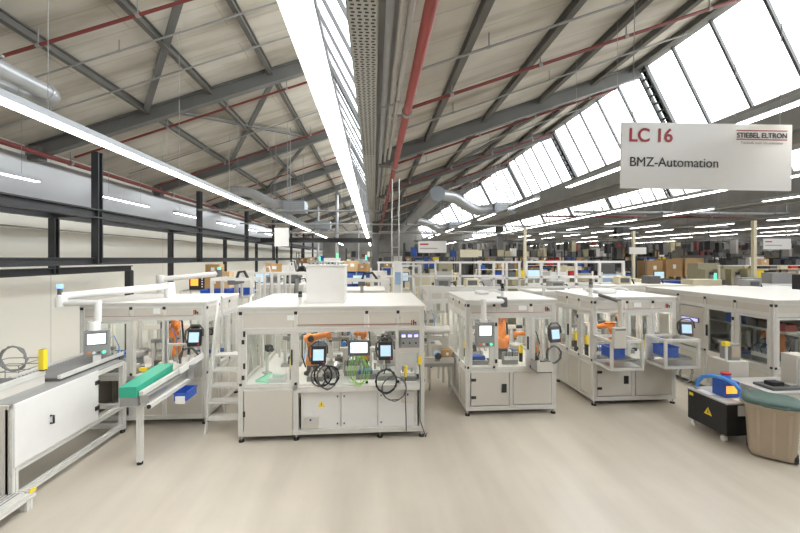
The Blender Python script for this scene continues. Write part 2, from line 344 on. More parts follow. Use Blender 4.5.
# round duct with its outlet by the cream wall
t = thing('ventilation_duct', 'white round duct pipe with a U bend hanging over the wall side conveyor', 'duct', (-5.05, 4, 5.45))
MB().cyl((-4.83, -3, 5.45), (-4.83, 5.95, 5.45), .115, 'duct', 20).build('duct_pipe', t); MB().cyl((-5.31, -3, 5.45), (-5.31, 5.95, 5.45), .115, 'duct', 20).build('duct_pipe', t)
MB().tube([(-5.07+.24*math.cos(PI*i/14), 5.95+.24*math.sin(PI*i/14), 5.45) for i in range(15)], .116, 'duct', 20).build('duct_elbow', t)
for x in (-4.83, -5.31): MB().cyl((x, 5.93, 5.45), (x, 5.97, 5.45), .125, 'duct', 20).build('duct_collar', t)
for y in (3.2, 5.2): MB().box(-5.4, -4.74, y-.02, y+.02, 5.57, 5.6, 'grey').cyl((-5.07, y, 5.6), (-5.07, y, roof_at(-5.07)), .008, 'grey', 6).build('hanger_rod', t)
def heater(label, x, y, z, s, duct_pts, r):
    t = thing('air_heater', label, 'air heater', (x, y, z))
    b = MB().box(x-.6*s, x+.5*s, y-.45*s, y+.45*s, z, z+.55*s, 'duct_box'); b.build('heater_box', t, bev=.02)
    b = MB()
    for j in range(5): b.box(x-.5*s, x+.4*s, y-.47*s, y-.45*s, z+(.06+j*.09)*s, z+(.11+j*.09)*s, 'duct')
    b.build('outlet_louvre', t)
    pts = [Vector(p) for p in duct_pts]; P = []; R = []
    n = 36
    for i in range(n+1):
        f = i/n*(len(pts)-1); a = min(int(f), len(pts)-2); u = f-a; p0 = pts[max(a-1,0)]; p1, p2 = pts[a], pts[a+1]; p3 = pts[min(a+2, len(pts)-1)]
        P.append(.5*((2*p1)+(-p0+p2)*u+(2*p0-5*p1+4*p2-p3)*u*u+(-p0+3*p1-3*p2+p3)*u**3)); R.append(r*(1.06 if i % 2 else .97))
    MB().tube(P, R, 'duct', 14).build('flexible_duct', t)
    for dx in (-.4*s, .35*s): MB().cyl((x+dx, y, z+.55*s), (x+dx, y, roof_at(x+dx)), .01, 'grey', 6).build('hanger_rod', t)
heater('grey heater box with bent silver hose over the wide white cell', -3.3, 16.4, 4.92, .85, [(-3.75,16.4,5.22), (-4.2,16.4,5.26), (-4.6,16.35,5.45), (-5.2,16.3,5.74), (-5.9,16.2,5.78)], .2)
heater('smaller looking grey heater box farther along the wall side bay', -3.35, 25.6, 4.92, .95, [(-3.9,25.6,5.2), (-4.5,25.6,5.1), (-5.1,25.5,5.4), (-5.9,25.4,5.9)], .22)
heater('grey heater box with silver hose from the round duct above the robot cells', 5.75, 16.6, 4.95, .85, [(5.3,16.6,5.2), (4.6,16.6,5.12), (4.0,16.5,5.35), (3.4,16.2,5.62), (2.75,15.6,5.62)], .23)
heater('second grey heater box with hose farther down the middle bay', 5.8, 26.6, 5.0, .95, [(5.2,26.6,5.25), (4.5,26.6,5.1), (3.8,26.4,5.4), (2.9,26.0,5.6)], .24)
t = thing('round_duct', 'big grey round duct running away above the middle cells', 'duct', (2.55, 15.2, 5.6))
MB().cyl((2.55, 15.2, 5.6), (2.55, 50, 5.6), .3, 'duct', 24).build('duct_pipe', t)
MB().cyl((2.55, 15.17, 5.6), (2.55, 15.2, 5.6), .31, 'duct_box', 24).build('end_cap', t)
for y in (17, 22, 27): MB().cyl((2.55, y, 5.9), (2.55, y, roof_at(2.55)), .01, 'grey', 6).build('hanger_rod', t)
# ------------------------------------------------------------------ lamps
def striplight(label, x, y0, y1, z=4.5, w=.2, wires=(), group=None, tilt=0):
    t = thing('strip_light', label, 'lamp', (x, (y0+y1)/2, z), group)
    b = MB(); h = w/2
    pts = [(-h, 0), (h, 0), (h, .075), (-h, .075)]
    b.add([(x+a, y, z+c) for y in (y0, y1) for a, c in pts], [(0,1,2,3)[::-1], (4,5,6,7), (1,5,6,2), (2,6,7,3), (3,7,4,0)], 'lamp_body'); b.build('lamp_housing', t)
    g = w*.40
    b = MB(); b.add([(x-g, y0+.02, z-.001), (x+g, y0+.02, z-.001), (x+g, y1-.02, z-.001), (x-g, y1-.02, z-.001), (x-g*.9, y0+.02, z-.008), (x+g*.9, y0+.02, z-.008), (x+g*.9, y1-.02, z-.008), (x-g*.9, y1-.02, z-.008)], [(4,7,6,5), (0,4,5,1), (1,5,6,2), (2,6,7,3), (3,7,4,0)], 'tube'); b.build('lamp_tube', t)
    for y in wires: MB().cyl((x, y, z+.08), (x, y, roof_at(x)), .004, 'grey', 5).build('hanging_wire', t)
    return t
striplight('continuous bright light line over the wall side conveyor', -3.55, 1.0, 21.3, wires=(4.4, 7.2, 10.2, 13.4, 17))
striplight('farther continuous light line beyond the small hanging white sign', -3.55, 22.4, 44, wires=(24, 28))
striplight('continuous bright light line beside the perforated cable tray', -.46, -1, 46, w=.21, wires=(11, 15, 20))
striplight('continuous thin light line under the valley beyond the large sign', 7.7, 2, 42, wires=(14, 19))
striplight('continuous light line farthest out above the distant benches', 19.4, 10, 46)
striplight('second continuous light line far out above the distant racks', 26.5, 12, 46)
def lamprow(x, ys, where, wires=True):
    first = None
    for i, y in enumerate(ys):
        lb = '%s lamp of the broken light row %s' % (NTH[i], where)
        if first is None: first = striplight(lb, x, y, y+1.95, w=.14, wires=(y+.3, y+1.6)); y0 = y
        else: dup(first, (x, y+.975, 4.5), lb)
    return first
lamprow(4.1, [2.45, 5.85, 9.3, 12.7, 16.1, 19.5, 22.9, 26.3], 'over the robot cells')
lamprow(-6.6, [6.0, 9.65, 13.1, 16.6, 20.1, 23.6], 'beside the black steel frame')
lamprow(10.3, [7.45, 10.9, 14.3, 17.7, 21.1, 24.5], 'one bay beyond the large sign')
lamprow(15.7, [12.2, 15.6, 19.0, 22.4, 25.8], 'over the pallet boxes')
lamprow(13.0, [16.5, 19.9, 23.3, 26.7, 30.1], 'between the sign bay and the pallet boxes')
lamprow(22.8, [19., 22.4, 25.8, 29.2], 'over the distant racks')
# ------------------------------------------------------------------ black steel frame on the wall side
def steel(mb, name, label): return struct(mb, name, label, 'steel frame')
fy = [3.9+4.93*i for i in range(8)]
b = MB().ibeam((-6.1, -2, 3.97), (-6.1, 44, 3.97), .2, .2, 'black_steel', .03); steel(b, 'frame_beam', 'upper black beam of the steel frame nearest the machines')
steel(MB().ibeam((-6.0, 20.6, 3.95), (-.1, 20.6, 3.95), .2, .25, 'black_steel', .03), 'frame_beam', 'black beam spanning the wall side aisle far behind the widest cell')
b = MB().ibeam((-7.2, -2, 3.97), (-7.2, 44, 3.97), .16, .16, 'black_steel', .03); steel(b, 'frame_beam', 'upper black beam of the steel frame close to the wall')
b = MB().ibeam((-6.15, -2, 2.93), (-6.15, 44, 2.93), .12, .16, 'black_steel', .025); steel(b, 'frame_beam', 'lower black rail of the steel frame at eye height')
b = MB().ibeam((-7.2, 3, 2.7), (-7.2, 11.8, 2.7), .12, .16, 'black_steel', .025); b.bar((-7.2, 11.72, 2.62), (-7.2, 11.72, 0), .16, .16, 'black_steel'); steel(b, 'frame_beam', 'short low black beam ending in its own post by the wall')
for i, y in enumerate(fy):
    if i: steel(MB().ibeam((-6.1, y, 2.88), (-6.1, y, 5.33), .15, .15, 'black_steel', .03, up=(0,1,0)), 'hanger_column', '%s tall black hanging post of the steel frame' % NTH[i-1])
    steel(MB().ibeam((-7.2, y+.25, 2.62 if i < 2 else 0), (-7.2, y+.25, 3.9), .14, .14, 'black_steel', .03, up=(0,1,0)), 'rear_column', '%s black rear post of the steel frame beside the wall' % NTH[i])
    steel(MB().bar((-7.2, y+.25, 3.97), (-6.1, y, 3.97), .1, .12, 'black_steel'), 'cross_beam', '%s black cross bar joining the two upper frame beams' % NTH[i])
pipe('thin grey pipe along the cream wall below the upper beam', (-7.9, 0, 3.7), (-7.9, 44, 3.7), .02, 'grey', 0, 'conduit', 'conduit')
# transverse hangers and thin rails across the far bays
for i, (y, z, xa, xb, n) in enumerate(((17.5, 4.55, -6, 3, 'pale cross rail below the heater box'), (20, 4.3, -6, 7.5, 'dark cross rail behind the heater boxes'), (13.2, 4.62, -5.9, .2, 'thin cross rail above the wide white cell'))):
    pipe(n, (xa, y, z), (xb, y, z), .035, 'grey' if i else 'duct', 3, 'rail', 'cross_rail')
# ================================================================== MACHINE BUILDERS
def logo(root, f, t, z, s=1.0):                     # small maker's mark: red stroke and dark h
    b = MB(); P = lambda a, c, d: f(a, c, d)
    def rect(a0, a1, c0, c1, k):
        p, q = P(a0, c0, .004), P(a1, c1, .008); b.box(p[0], q[0], p[1], q[1], p[2], q[2], k)
    rect(t, t+.018*s, z, z+.085*s, 'red'); rect(t+.032*s, t+.05*s, z, z+.085*s, 'black'); rect(t+.05*s, t+.085*s, z+.035*s, z+.052*s, 'black'); rect(t+.07*s, t+.085*s, z, z+.04*s, 'black')
    b.build('maker_mark', root)
def cell(label, x0, x1, y0, y1, front, left, right=None, back=None, top=2.21, zb=.88, fas=1.92, lamp=True, mark=True, cat='machine cell', group=None, det=True, roofk='top_white', glassy=True, name='robot_cell'):
    """front/left/right/back: lists of (t0, t1, upper, lower); upper glass|door|solid|open, lower panel|door|none"""
    right = right if right is not None else left; back = back if back is not None else [(a, c, 'glass', 'panel') for a, c, *_ in front]
    R = thing(name, label, cat, ((x0+x1)/2, (y0+y1)/2, 0), group)
    W = .08; F = MB(); pr = (lambda p, q: F.prof(p, q, W, 'alu')) if det else (lambda p, q: F.bar(p, q, W, W, 'alu'))
    h = W/2
    sides = [(lambda t, z, d: (t, y0-d, z), x0, x1, front), (lambda t, z, d: (x0-d, t, z), y0, y1, left), (lambda t, z, d: (x1+d, t, z), y0, y1, right), (lambda t, z, d: (t, y1+d, z), x0, x1, back)]
    for x in (x0+h, x1-h):
        for y in (y0+h, y1-h):
            pr((x, y, .1), (x, y, top-.03))
    for f, a, c, bays in sides:
        for z in (.14, zb-.03, fas, top-.07):
            pr(f(a+W, z, -h), f(c-W, z, -h))
        for (t0, t1, up, lo) in bays:
            if t0 > a+.05 and up != 'wide': pr(f(t0, zb if lo == 'none' else .14+h, -h), f(t0, fas-h, -h))
            if t0 > a+.05: F.bar(f(t0, fas+h, -.03), f(t0, top-.1, -.03), .05, .05, 'alu')
    F.build('cell_frame', R)
    MB().box(x0-.015, x1+.015, y0-.015, y1+.015, top-.035, top, roofk).build('roof_panel', R, bev=.006 if det else 0)
    MB().box(x0+.04, x1-.04, y0+.04, y1-.04, zb-.03, zb, 'white').build('work_plate', R)
    for x in (x0+h, x1-h):
        for y in (y0+h, y1-h):
            if det or y < y0+.1: MB().cyl((x, y, 0), (x, y, .025), .045, 'rubber', 10).cyl((x, y, .025), (x, y, .1), .016, 'steel', 8).build('foot', R)
    for si, (f, a, c, bays) in enumerate(sides):
        vis = det and si < 3
        for (t0, t1, up, lo) in bays:
            l, r = t0+(W if t0 <= a+.05 else h), t1-(W if t1 >= c-.05 else h)
            def bx(mb, ta, tb, za, zb_, da, db, k):
                p, q = f(ta, za, da), f(tb, zb_, db); return mb.box(p[0], q[0], p[1], q[1], p[2], q[2], k)
            p = bx(MB(), l, r, fas+h, top-.11, -.02, -.008, 'panel').build('fascia_panel', R)
            if lo == 'panel': bx(MB(), l, r, .18, zb-.07, -.045, -.015, 'panel').build('base_panel', R)
            if lo == 'door' or lo == 'doorpanel':
                d = bx(MB(), l+.01, r-.01, .19, zb-.08, -.03, -.004, 'panel').build('cabinet_door', R)
                if vis:
                    e = l+.05
                    for z in (.33, zb-.24): bx(MB(), e-.035, e+.035, z, z+.04, -.004, .012, 'black').build('hinge', d)
                    bx(MB(), r-.14, r-.07, .45, .58, -.004, .018, 'black').build('latch', d)
            if up in ('glass', 'door', 'gdoor') and glassy:
                za, zc = (zb+.02, fas-.05)
                b = MB(); e = .045
                if up == 'door': za, zc = zb+.0, fas-.02
                k = 'alu'
                bx(b, l, l+e, za, zc, -.05, -.005, k); bx(b, r-e, r, za, zc, -.05, -.005, k); bx(b, l+e, r-e, za, za+e, -.05, -.005, k); bx(b, l+e, r-e, zc-e, zc, -.05, -.005, k)
                o = b.build('glass_door' if up == 'door' else 'window_frame', R)
                bx(MB(), l+e, r-e, za+e, zc-e, -.03, -.026, 'glass').build('pane', o)
                if vis and up == 'door':
                    for z in (za+.12, zc-.2): bx(MB(), l-.02, l+.02, z, z+.07, -.004, .014, 'black').build('hinge', o)
                    b = MB(); bx(b, r-.03, r-.01, 1.25, 1.5, -.004, .03, 'black'); b.build('handle', o)
            if up == 'solid': bx(MB(), l, r, zb+.02, fas-.05, -.04, -.012, 'panel').build('side_panel', R)
            if vis:
                b = MB()
                for t in (t0+(h if t0 <= a+.05 else 0),):
                    bx(MB(), t-.025, t+.025, top-.135, top-.085, 0, .012, 'black').build('corner_cap', R); bx(MB(), t-.02, t+.02, zb+.02, zb+.06, 0, .01, 'black').build('corner_cap', R)
        if mark and si == 0:
            logo(R, f, c-.22, fas+.06)
    if lamp:
        for i, x in enumerate([x0+(x1-x0)*.3, x0+(x1-x0)*.7]):
            MB().box(x-.03, x+.03, y0+.25, y1-.25, top-.075, top-.045, 'cell_lamp').build('work_light', R)
    return R
def rotz(v, a): c, s = math.cos(a), math.sin(a); return (v[0]*c-v[1]*s, v[0]*s+v[1]*c, v[2])
def robot(label, loc, rz, a1, a2, s=1.0, wrist=0.5, col='orange'):
    """six axis arm; a1 lean of the lower arm, a2 elevation of the forearm (radians)"""
    t = thing('industrial_robot', label, 'robot', loc, 'orange robot arms', rz)
    def part(mb, n, p=t): return mb.build(n, p, local=True)
    b = MB().lathe((0,0,0), [(.15*s,0), (.15*s,.03*s), (.105*s,.05*s), (.10*s,.16*s), (.115*s,.17*s)], 'robot_dark', 16); part(b, 'base')
    b = MB().lathe((0,0,.17*s), [(.115*s,0), (.12*s,.05*s), (.10*s,.13*s), (.08*s,.15*s)], col, 16)
    b.cyl((0,-.11*s,.29*s), (0,.11*s,.29*s), .085*s, col, 16); part(b, 'shoulder')
    S = Vector((0,0,.29*s)); E = S+Vector((math.sin(a1),0,math.cos(a1)))*.36*s
    b = MB(); n = 14
    d = (E-S).normalized(); b.tube([S-d*.02*s, S+d*.06*s, S+d*.18*s, E-d*.06*s, E+d*.02*s], [.085*s,.085*s,.062*s,.07*s,.07*s], col, 12); b.cyl(E+Vector((0,-.09*s,0)), E+Vector((0,.09*s,0)), .078*s, col, 14); o = part(b, 'lower_arm')
    part(MB().cyl(S+Vector((0,-.125*s,0)), S+Vector((0,-.11*s,0)), .06*s, 'robot_dark', 12).cyl(E+Vector((0,-.1*s,0)), E+Vector((0,-.09*s,0)), .055*s, 'robot_dark', 12), 'joint_cap', o)
    fd = Vector((math.cos(a2),0,math.sin(a2))); Wp = E+fd*.34*s
    b = MB().tube([E-fd*.1*s, E-fd*.03*s, E+fd*.1*s, Wp-fd*.05*s, Wp], [.05*s,.075*s,.066*s,.046*s,.044*s], col, 12); b.cyl(Wp+Vector((0,-.055*s,0)), Wp+Vector((0,.055*s,0)), .05*s, col, 12); o = part(b, 'forearm')
    wd_ = Vector((math.sin(wrist),0,-math.cos(wrist))); T = Wp+wd_*.09*s
    part(MB().tube([Wp, T], [.042*s,.036*s], col, 10), 'wrist', o)
    b = MB().cyl(T, T+wd_*.03*s, .045*s, 'steel', 12); b.bar(T+wd_*.03*s+Vector((0,-.06*s,0)), T+wd_*.03*s+Vector((0,.06*s,0)), .05*s, .03*s, 'robot_dark')
    for y in (-.045*s, .045*s): b.bar(T+wd_*.03*s+Vector((0,y,0)), T+wd_*.12*s+Vector((0,y,0)), .02*s, .02*s, 'steel')
    part(b, 'gripper')
    b = MB().tube([(-.1*s,.1*s,.1*s), (-.16*s,.12*s,.3*s), tuple(E+Vector((-.12*s,.1*s,.05*s))), tuple(E+fd*.15*s+Vector((0,.07*s,.06*s)))], .014*s, 'black', 6); part(b, 'cable_hose')
    return t
def pendant(label, loc, rz=0., k='black', lean=.15):
    t = thing('teach_pendant', label, 'control pendant', loc, None, rz); t.rotation_euler = (-lean, 0, rz)
    b = MB().box(-.12,.12,-.03,.03,-.15,.15,k); b.build('pendant_body', t, local=True, bev=.02)
    MB().box(-.085,.085,-.036,-.03,-.085,.09,'screen_dim').build('screen', t, local=True)
    b = MB().tube([(-.13,0,-.1), (-.155,-.02,0), (-.15,-.02,.12), (-.05,0,.21), (.08,0,.215), (.14,-.01,.14), (.145,-.01,.02)], .016, 'robot_dark', 6); b.build('hand_strap', t, local=True)
    MB().cyl((.085,-.03,-.12), (.085,-.045,-.12), .014, 'red', 8).build('stop_button', t, local=True)
    return t
def hmi(label, loc, w, h, rz=0., k='grey_dark', buttons=True, screen='screen', d=.06, lower=.0, scr=None):
    t = thing('operator_panel', label, 'operator panel', loc, None, rz)
    MB().box(-w/2,w/2,0,d,-lower,h,k).build('panel_housing', t, local=True, bev=.008)
    a, c, e, g = scr or (-w*.38, w*.38, h*.2, h*.88)
    MB().box(a-.015,c+.015,-.006,0,e-.015,g+.015,'grey_dark').build('screen_bezel', t, local=True)
    MB().box(a,c,-.009,-.005,e,g,screen).build('screen', t, local=True)
    if lower:
        for i, kk in enumerate(('orange','white','grey_dark','lamp_green')): 
            if buttons: MB().cyl((-w*.3+i*w*.2, 0, -lower*.45), (-w*.3+i*w*.2, -.02, -lower*.45), .022, kk, 10).build('push_button', t, local=True)
    return t
def beacon(label, loc, lamps=('grey_dark','black','black'), s=1.):
    t = thing('signal_beacon', label, 'signal lamp', loc)
    MB().cyl((0,0,0), (0,0,.02*s), .06*s, 'white', 14).cyl((0,0,.02*s), (0,0,.16*s), .035*s, 'white', 12).build('beacon_base', t, local=True)
    for i, k in enumerate(lamps): MB().cyl((0,0,(.16+.06*i)*s), (0,0,(.215+.06*i)*s), .042*s-(.004*i), k, 14).build('lamp_segment', t, local=True)
    return t
def sensor_post(label, loc, h=.28, k='yellow', rz=0.):
    t = thing('light_curtain_post', label, 'safety sensor', loc, None, rz)
    MB().box(-.03,.03,-.03,.03,0,h,'black').build('sensor_body', t, local=True, bev=.004)
    MB().box(-.034,.034,-.034,.034,h*.55,h,k).build('yellow_cover', t, local=True)
    return t
# small work stations that stand inside the cells; each is a thing with its own parts
def station(kind, label, loc, rz=0., s=1.):
    def P(mb, n, p=None): return mb.build(n, p or t, local=True)
    if kind == 'press':
        t = thing('press_station', label, 'work station', loc, None, rz)
        P(MB().box(-.16*s,.16*s,-.12*s,.12*s,0,.03*s,'steel'), 'base_plate')
        for x in (-.13*s,.13*s): P(MB().bar((x,.06*s,.03*s),(x,.06*s,.42*s),.045*s,.045*s,'alu'), 'upright')
        o = P(MB().box(-.16*s,.16*s,.03*s,.1*s,.40*s,.46*s,'alu_dark'), 'bridge')
        P(MB().cyl((0,.065*s,.46*s),(0,.065*s,.62*s),.035*s,'steel',10).cyl((0,.065*s,.22*s),(0,.065*s,.40*s),.012*s,'steel',8), 'press_cylinder', o)
        P(MB().box(-.06*s,.06*s,-.06*s,.06*s,.03*s,.14*s,'grey_dark').box(-.03*s,.03*s,-.03*s,.03*s,.14*s,.19*s,'steel'), 'work_nest')
        P(MB().tube([(.03*s,.06*s,.6*s),(.12*s,.1*s,.66*s),(.2*s,.12*s,.45*s),(.17*s,.12*s,.05*s)],.008*s,'blue_hose'), 'air_hose')
    elif kind == 'feeder':
        t = thing('bowl_feeder', label, 'parts feeder', loc, None, rz)
        P(MB().lathe((0,0,0),[(.11*s,0),(.11*s,.14*s),(.13*s,.15*s)],'grey',18), 'drive_base')
        P(MB().lathe((0,0,.15*s),[(.12*s,0),(.2*s,.03*s),(.22*s,.16*s),(.205*s,.16*s),(.18*s,.05*s),(.02*s,.04*s)],'steel',22), 'feeder_bowl')
        P(MB().box(.15*s,.5*s,-.03*s,.03*s,.25*s,.29*s,'steel').bar((.4*s,0,0),(.4*s,0,.25*s),.04*s,.04*s,'alu'), 'outlet_track')
    elif kind == 'valves':
        t = thing('valve_terminal', label, 'valve block', loc, None, rz)
        P(MB().box(-.2*s,.2*s,-.04*s,.04*s,0,.3*s,'alu_dark'), 'mounting_plate')
        P(MB().box(-.17*s,.17*s,-.1*s,-.04*s,.12*s,.2*s,'white'), 'valve_bank')
        for i in range(4): P(MB().tube([(-.13*s+.08*s*i,-.08*s,.2*s),(-.13*s+.08*s*i,-.1*s,.3*s),(-.1*s+.06*s*i,-.02*s,.38*s),(-.05*s+.03*s*i,.1*s,.36*s)],.009*s,'blue_hose' if i % 2 else 'black',5), 'air_hose')
    elif kind == 'tray':
        t = thing('parts_tray', label, 'tray', loc, None, rz)
        P(MB().box(-.2*s,.2*s,-.26*s,.26*s,0,.025*s,'mint').box(-.2*s,-.185*s,-.26*s,.26*s,.025*s,.045*s,'mint').box(.185*s,.2*s,-.26*s,.26*s,.025*s,.045*s,'mint'), 'tray_plate')
    elif kind == 'axis':
        t = thing('linear_axis', label, 'linear axis', loc, None, rz)
        for x in (-.3*s,.3*s): P(MB().bar((x,0,0),(x,0,.5*s),.06*s,.06*s,'alu'), 'stand')
        o = P(MB().box(-.4*s,.4*s,-.04*s,.04*s,.5*s,.58*s,'alu'), 'guide_rail')
        P(MB().box(-.08*s,.08*s,-.09*s,-.04*s,.44*s,.64*s,'grey_dark'), 'carriage')
        P(MB().box(-.03*s,.03*s,-.14*s,-.09*s,.2*s,.56*s,'steel'), 'lift_slide')
        P(MB().cyl((.4*s,0,.54*s),(.55*s,0,.54*s),.04*s,'black',10), 'drive_motor')
    elif kind == 'camera':
        t = thing('inspection_camera', label, 'camera', loc, None, rz)
        P(MB().bar((0,0,0),(0,0,.5*s),.04*s,.04*s,'alu').box(-.07*s,.07*s,-.07*s,.07*s,0,.015*s,'steel'), 'camera_stand')
        P(MB().box(-.05*s,.05*s,-.16*s,-.02*s,.42*s,.52*s,'black'), 'camera_body')
        P(MB().cyl((0,-.16*s,.47*s),(0,-.24*s,.47*s),.04*s,'blue_hose' if 'blue' in label else 'grey_dark',12), 'lens')
    elif kind == 'nest':
        t = thing('clamping_fixture', label, 'fixture', loc, None, rz)
        P(MB().box(-.2*s,.2*s,-.15*s,.15*s,0,.1*s,'alu_dark'), 'fixture_block')
        P(MB().box(-.15*s,.15*s,-.1*s,.1*s,.1*s,.17*s,'blue' if 'blue' in label else 'white'), 'clamp_jaw')
        P(MB().cyl((-.1*s,0,.17*s),(-.1*s,0,.3*s),.03*s,'steel',10).cyl((.1*s,0,.17*s),(.1*s,0,.26*s),.03*s,'steel',10), 'locating_pin')
        P(MB().box(.2*s,.34*s,-.04*s,.04*s,.03*s,.1*s,'yellow' if 'yellow' in label else 'black'), 'clamp_cylinder')
    return t
def bin_(label, loc, w=.3, d=.2, h=.14, k='blue', rz=0., group=None, cat='bin', name='storage_bin', card=False):
    t = thing(name, label, cat, loc, group, rz); e = .012
    b = MB().box(-w/2,w/2,-d/2,d/2,0,e,k).box(-w/2,-w/2+e,-d/2,d/2,e,h,k).box(w/2-e,w/2,-d/2,d/2,e,h,k).box(-w/2+e,w/2-e,-d/2,-d/2+e,e,h*.85,k).box(-w/2+e,w/2-e,d/2-e,d/2,e,h,k)
    b.box(-w/2-.01,-w/2,-d/2-.01,d/2+.01,h-.02,h,k).box(w/2,w/2+.01,-d/2-.01,d/2+.01,h-.02,h,k); b.build('bin_shell', t, local=True)
    if card: MB().box(-w*.36,w*.36,-d/2-.014,-d/2,-.04,h*.55,'paper').build('paper_label', t, local=True)
    return t
def carton(label, loc, w, d, h, k='card', rz=0., group=None):
    t = thing('cardboard_box', label, 'box', loc, group, rz)
    MB().box(-w/2,w/2,-d/2,d/2,0,h,k).build('box_body', t, local=True)
    MB().box(-w/2-.002,w/2+.002,-.025,.025,h*.75,h+.002,'card_pale').build('packing_tape', t, local=True)
    MB().box(-w*.1,w*.16,-d/2-.003,-d/2,h*.45,h*.75,'paper').build('shipping_label', t, local=True)
    return t
# ================================================================== FRONT ROW
# ---- wide white cell in the middle
MX0, MX1, MY0, MY1 = -2.2, .84, 6.33, 8.6
C1 = cell('widest white aluminium machine cell, with a square white box on its roof', MX0, MX1, MY0, MY1,
     [(-2.2,-1.28,'door','none'), (-1.28,-.12,'open','full'), (-.12,.40,'wide','none'), (.40,.84,'open','none')], [(6.33,7.45,'glass','panel'), (7.45,8.6,'glass','panel')], top=2.21, zb=.90, fas=1.82, back=[(-2.2,-1.28,'glass','panel'), (-1.28,-.2,'glass','panel'), (-.2,.84,'glass','panel')])
y = MY0
MB().box(-2.1,-1.33,y-.01,y+.02,.1,.84,'panel').build('base_panel', C1)
b = MB()
for z in (.42, 1.2, 1.72): MB().box(-2.115,-2.085,y-.018,y,z,z+.09,'black').build('hinge', C1)
MB().box(-1.24,.76,y-.06,y+.03,.81,.9,'alu').build('front_rail', C1)
MB().box(-1.24,.40,y+.02,y+.024,.92,1.76,'glass').build('pane', C1)
for i, (a, c) in enumerate(((-1.16,-.555),(-.545,.06),(.07,.685))):
    d = MB().box(a,c,y+.05,y+.08,.17,.8,'white').build('cabinet_door', C1)
    b = MB()
    for z in (.25,.7): b.cyl((c-.05 if i == 0 else a+.05, y+.05, z), (c-.05 if i == 0 else a+.05, y+.035, z), .014, 'grey_dark', 8)
    b.build('door_lock', d)
b = MB().box(-1.2,-1.16,y+.04,y+.6,.1,.81,'alu').box(.69,.73,y+.04,y+.6,.1,.81,'alu').box(-1.2,.73,y+.06,y+.6,.1,.16,'alu_dark'); b.build('cabinet_frame', C1)
for x in (-1.28, .1): MB().cyl((x,y+.05,0),(x,y+.05,.025),.045,'rubber',10).cyl((x,y+.05,.025),(x,y+.05,.12),.016,'steel',8).build('foot', C1)
# warning triangle, label plates
b = MB(); b.add([(-.93,y+.047,.53),(-.81,y+.047,.53),(-.87,y+.047,.635)], [(0,1,2)], 'yellow'); b.add([(-.878,y+.046,.555),(-.862,y+.046,.555),(-.866,y+.046,.6),(-.874,y+.046,.6)], [(0,1,2,3)], 'black'); b.build('warning_triangle', C1)
MB().box(-1.14,-.92,y+.0,y+.05,.19,.38,'panel').build('socket_plate', C1); MB().cyl((-1.04,y+.0,.34),(-1.04,y-.015,.34),.018,'blue',8).build('socket_plug', C1)
MB().box(.45,.66,y+.0,y+.05,.58,.78,'panel').build('socket_plate', C1); MB().cyl((.56,y+.0,.72),(.56,y-.015,.72),.018,'blue',8).build('socket_plug', C1)
MB().box(-1.26,.62,y-.006,y+.0,1.895,1.905,'red_pipe').build('red_trim_line', C1)
MB().box(-1.42,-1.30,y+.006,y+.012,1.98,2.06,'paper').build('rating_plate', C1)
# control face with three small displays and the bay below it
MB().box(.42,.76,y+.0,y+.04,1.50,1.79,'grey').build('display_plate', C1)
for x in (.45,.555,.66):
    o = MB().box(x,x+.085,y-.012,y,1.66,1.735,'grey_dark').build('display_unit', C1); MB().box(x+.008,x+.077,y-.015,y-.012,1.675,1.725,'screen_violet').build('screen', o)
b = MB()
for x in (.49,.595,.70): b.cyl((x,y,1.58),(x,y-.015,1.58),.015,'black',8)
b.build('push_button', C1)
MB().box(.40,.76,y+.01,y+.04,1.42,1.50,'panel').build('side_panel', C1)
b = MB().box(.40,.76,y+.42,y+.45,.9,1.45,'white'); b.build('bay_back_panel', C1)
station('nest', 'small grey fixture in the open bay under the violet displays', (.58, y+.25, .9), 0, .75)
t = thing('hand_scanner', 'yellow hand scanner hanging in the bay under the violet displays', 'scanner', (.52, y-.02, 1.06))
MB().tube([(.52,y-.02,1.02),(.525,y-.02,1.12),(.535,y-.03,1.2)],[.022,.026,.03],'yellow',8).build('scanner_body', t); MB().tube([(.52,y-.02,1.02),(.515,y-.05,.8),(.53,y-.04,.4),(.535,y-.02,.12)],.009,'black').build('scanner_cable', t)
t = thing('hand_scanner', 'yellow hand scanner at the edge post of the wide white cell', 'scanner', (.755, y-.03, 1.25))
MB().box(.735,.785,y-.05,y-.01,1.22,1.36,'yellow').build('scanner_body', t, bev=.01); MB().tube([(.76,y-.03,1.22),(.77,y-.04,.9),(.765,y-.03,.3),(.86,y-.03,.02),(.9,y+.1,.02)],.008,'black').build('scanner_cable', t)
# white box and beacon on its roof
t = thing('roof_box', 'square white box standing on the roof of the widest cell', 'housing', (-.85, 7.0, 2.21))
MB().box(-1.18,-.51,6.72,7.3,2.21,2.86,'white').build('box_body', t, bev=.01)
MB().box(-1.2,-.49,6.7,7.32,2.86,2.88,'white').build('box_lid', t)
b = MB()
for i in range(9): b.cyl((-1.12+i*.068,6.9,2.88),(-1.12+i*.068,6.9,2.93),.016,'steel',8)
b.tube([(-1.15,6.9,2.93),(-.52,6.9,2.93)],.012,'steel'); b.build('cable_gland', t)
beacon('dark beacon on a white stub on the roof edge of the widest cell', (-1.23, 6.45, 2.21), ('grey_dark','black'), .85)
robot('bent orange robot arm near the door of the widest cell', (-1.12, 7.0, .9), .35, -.12, .12, 1.0, .25)
robot('orange robot arm behind the main screen of the widest cell', (-.22, 7.3, .9), -1.75, .1, .2, 1.05, .2)
station('tray', 'mint green tray plate inside the door of the widest cell', (-1.78, 6.75, .9), -.25, .85)
station('press', 'press station behind the tall pane by the door of the widest cell', (-1.6, 7.6, .9), 0, 1.2)
station('axis', 'linear axis with dark carriage at the back of the widest cell', (-.6, 8.1, .9), 0, 1.1)
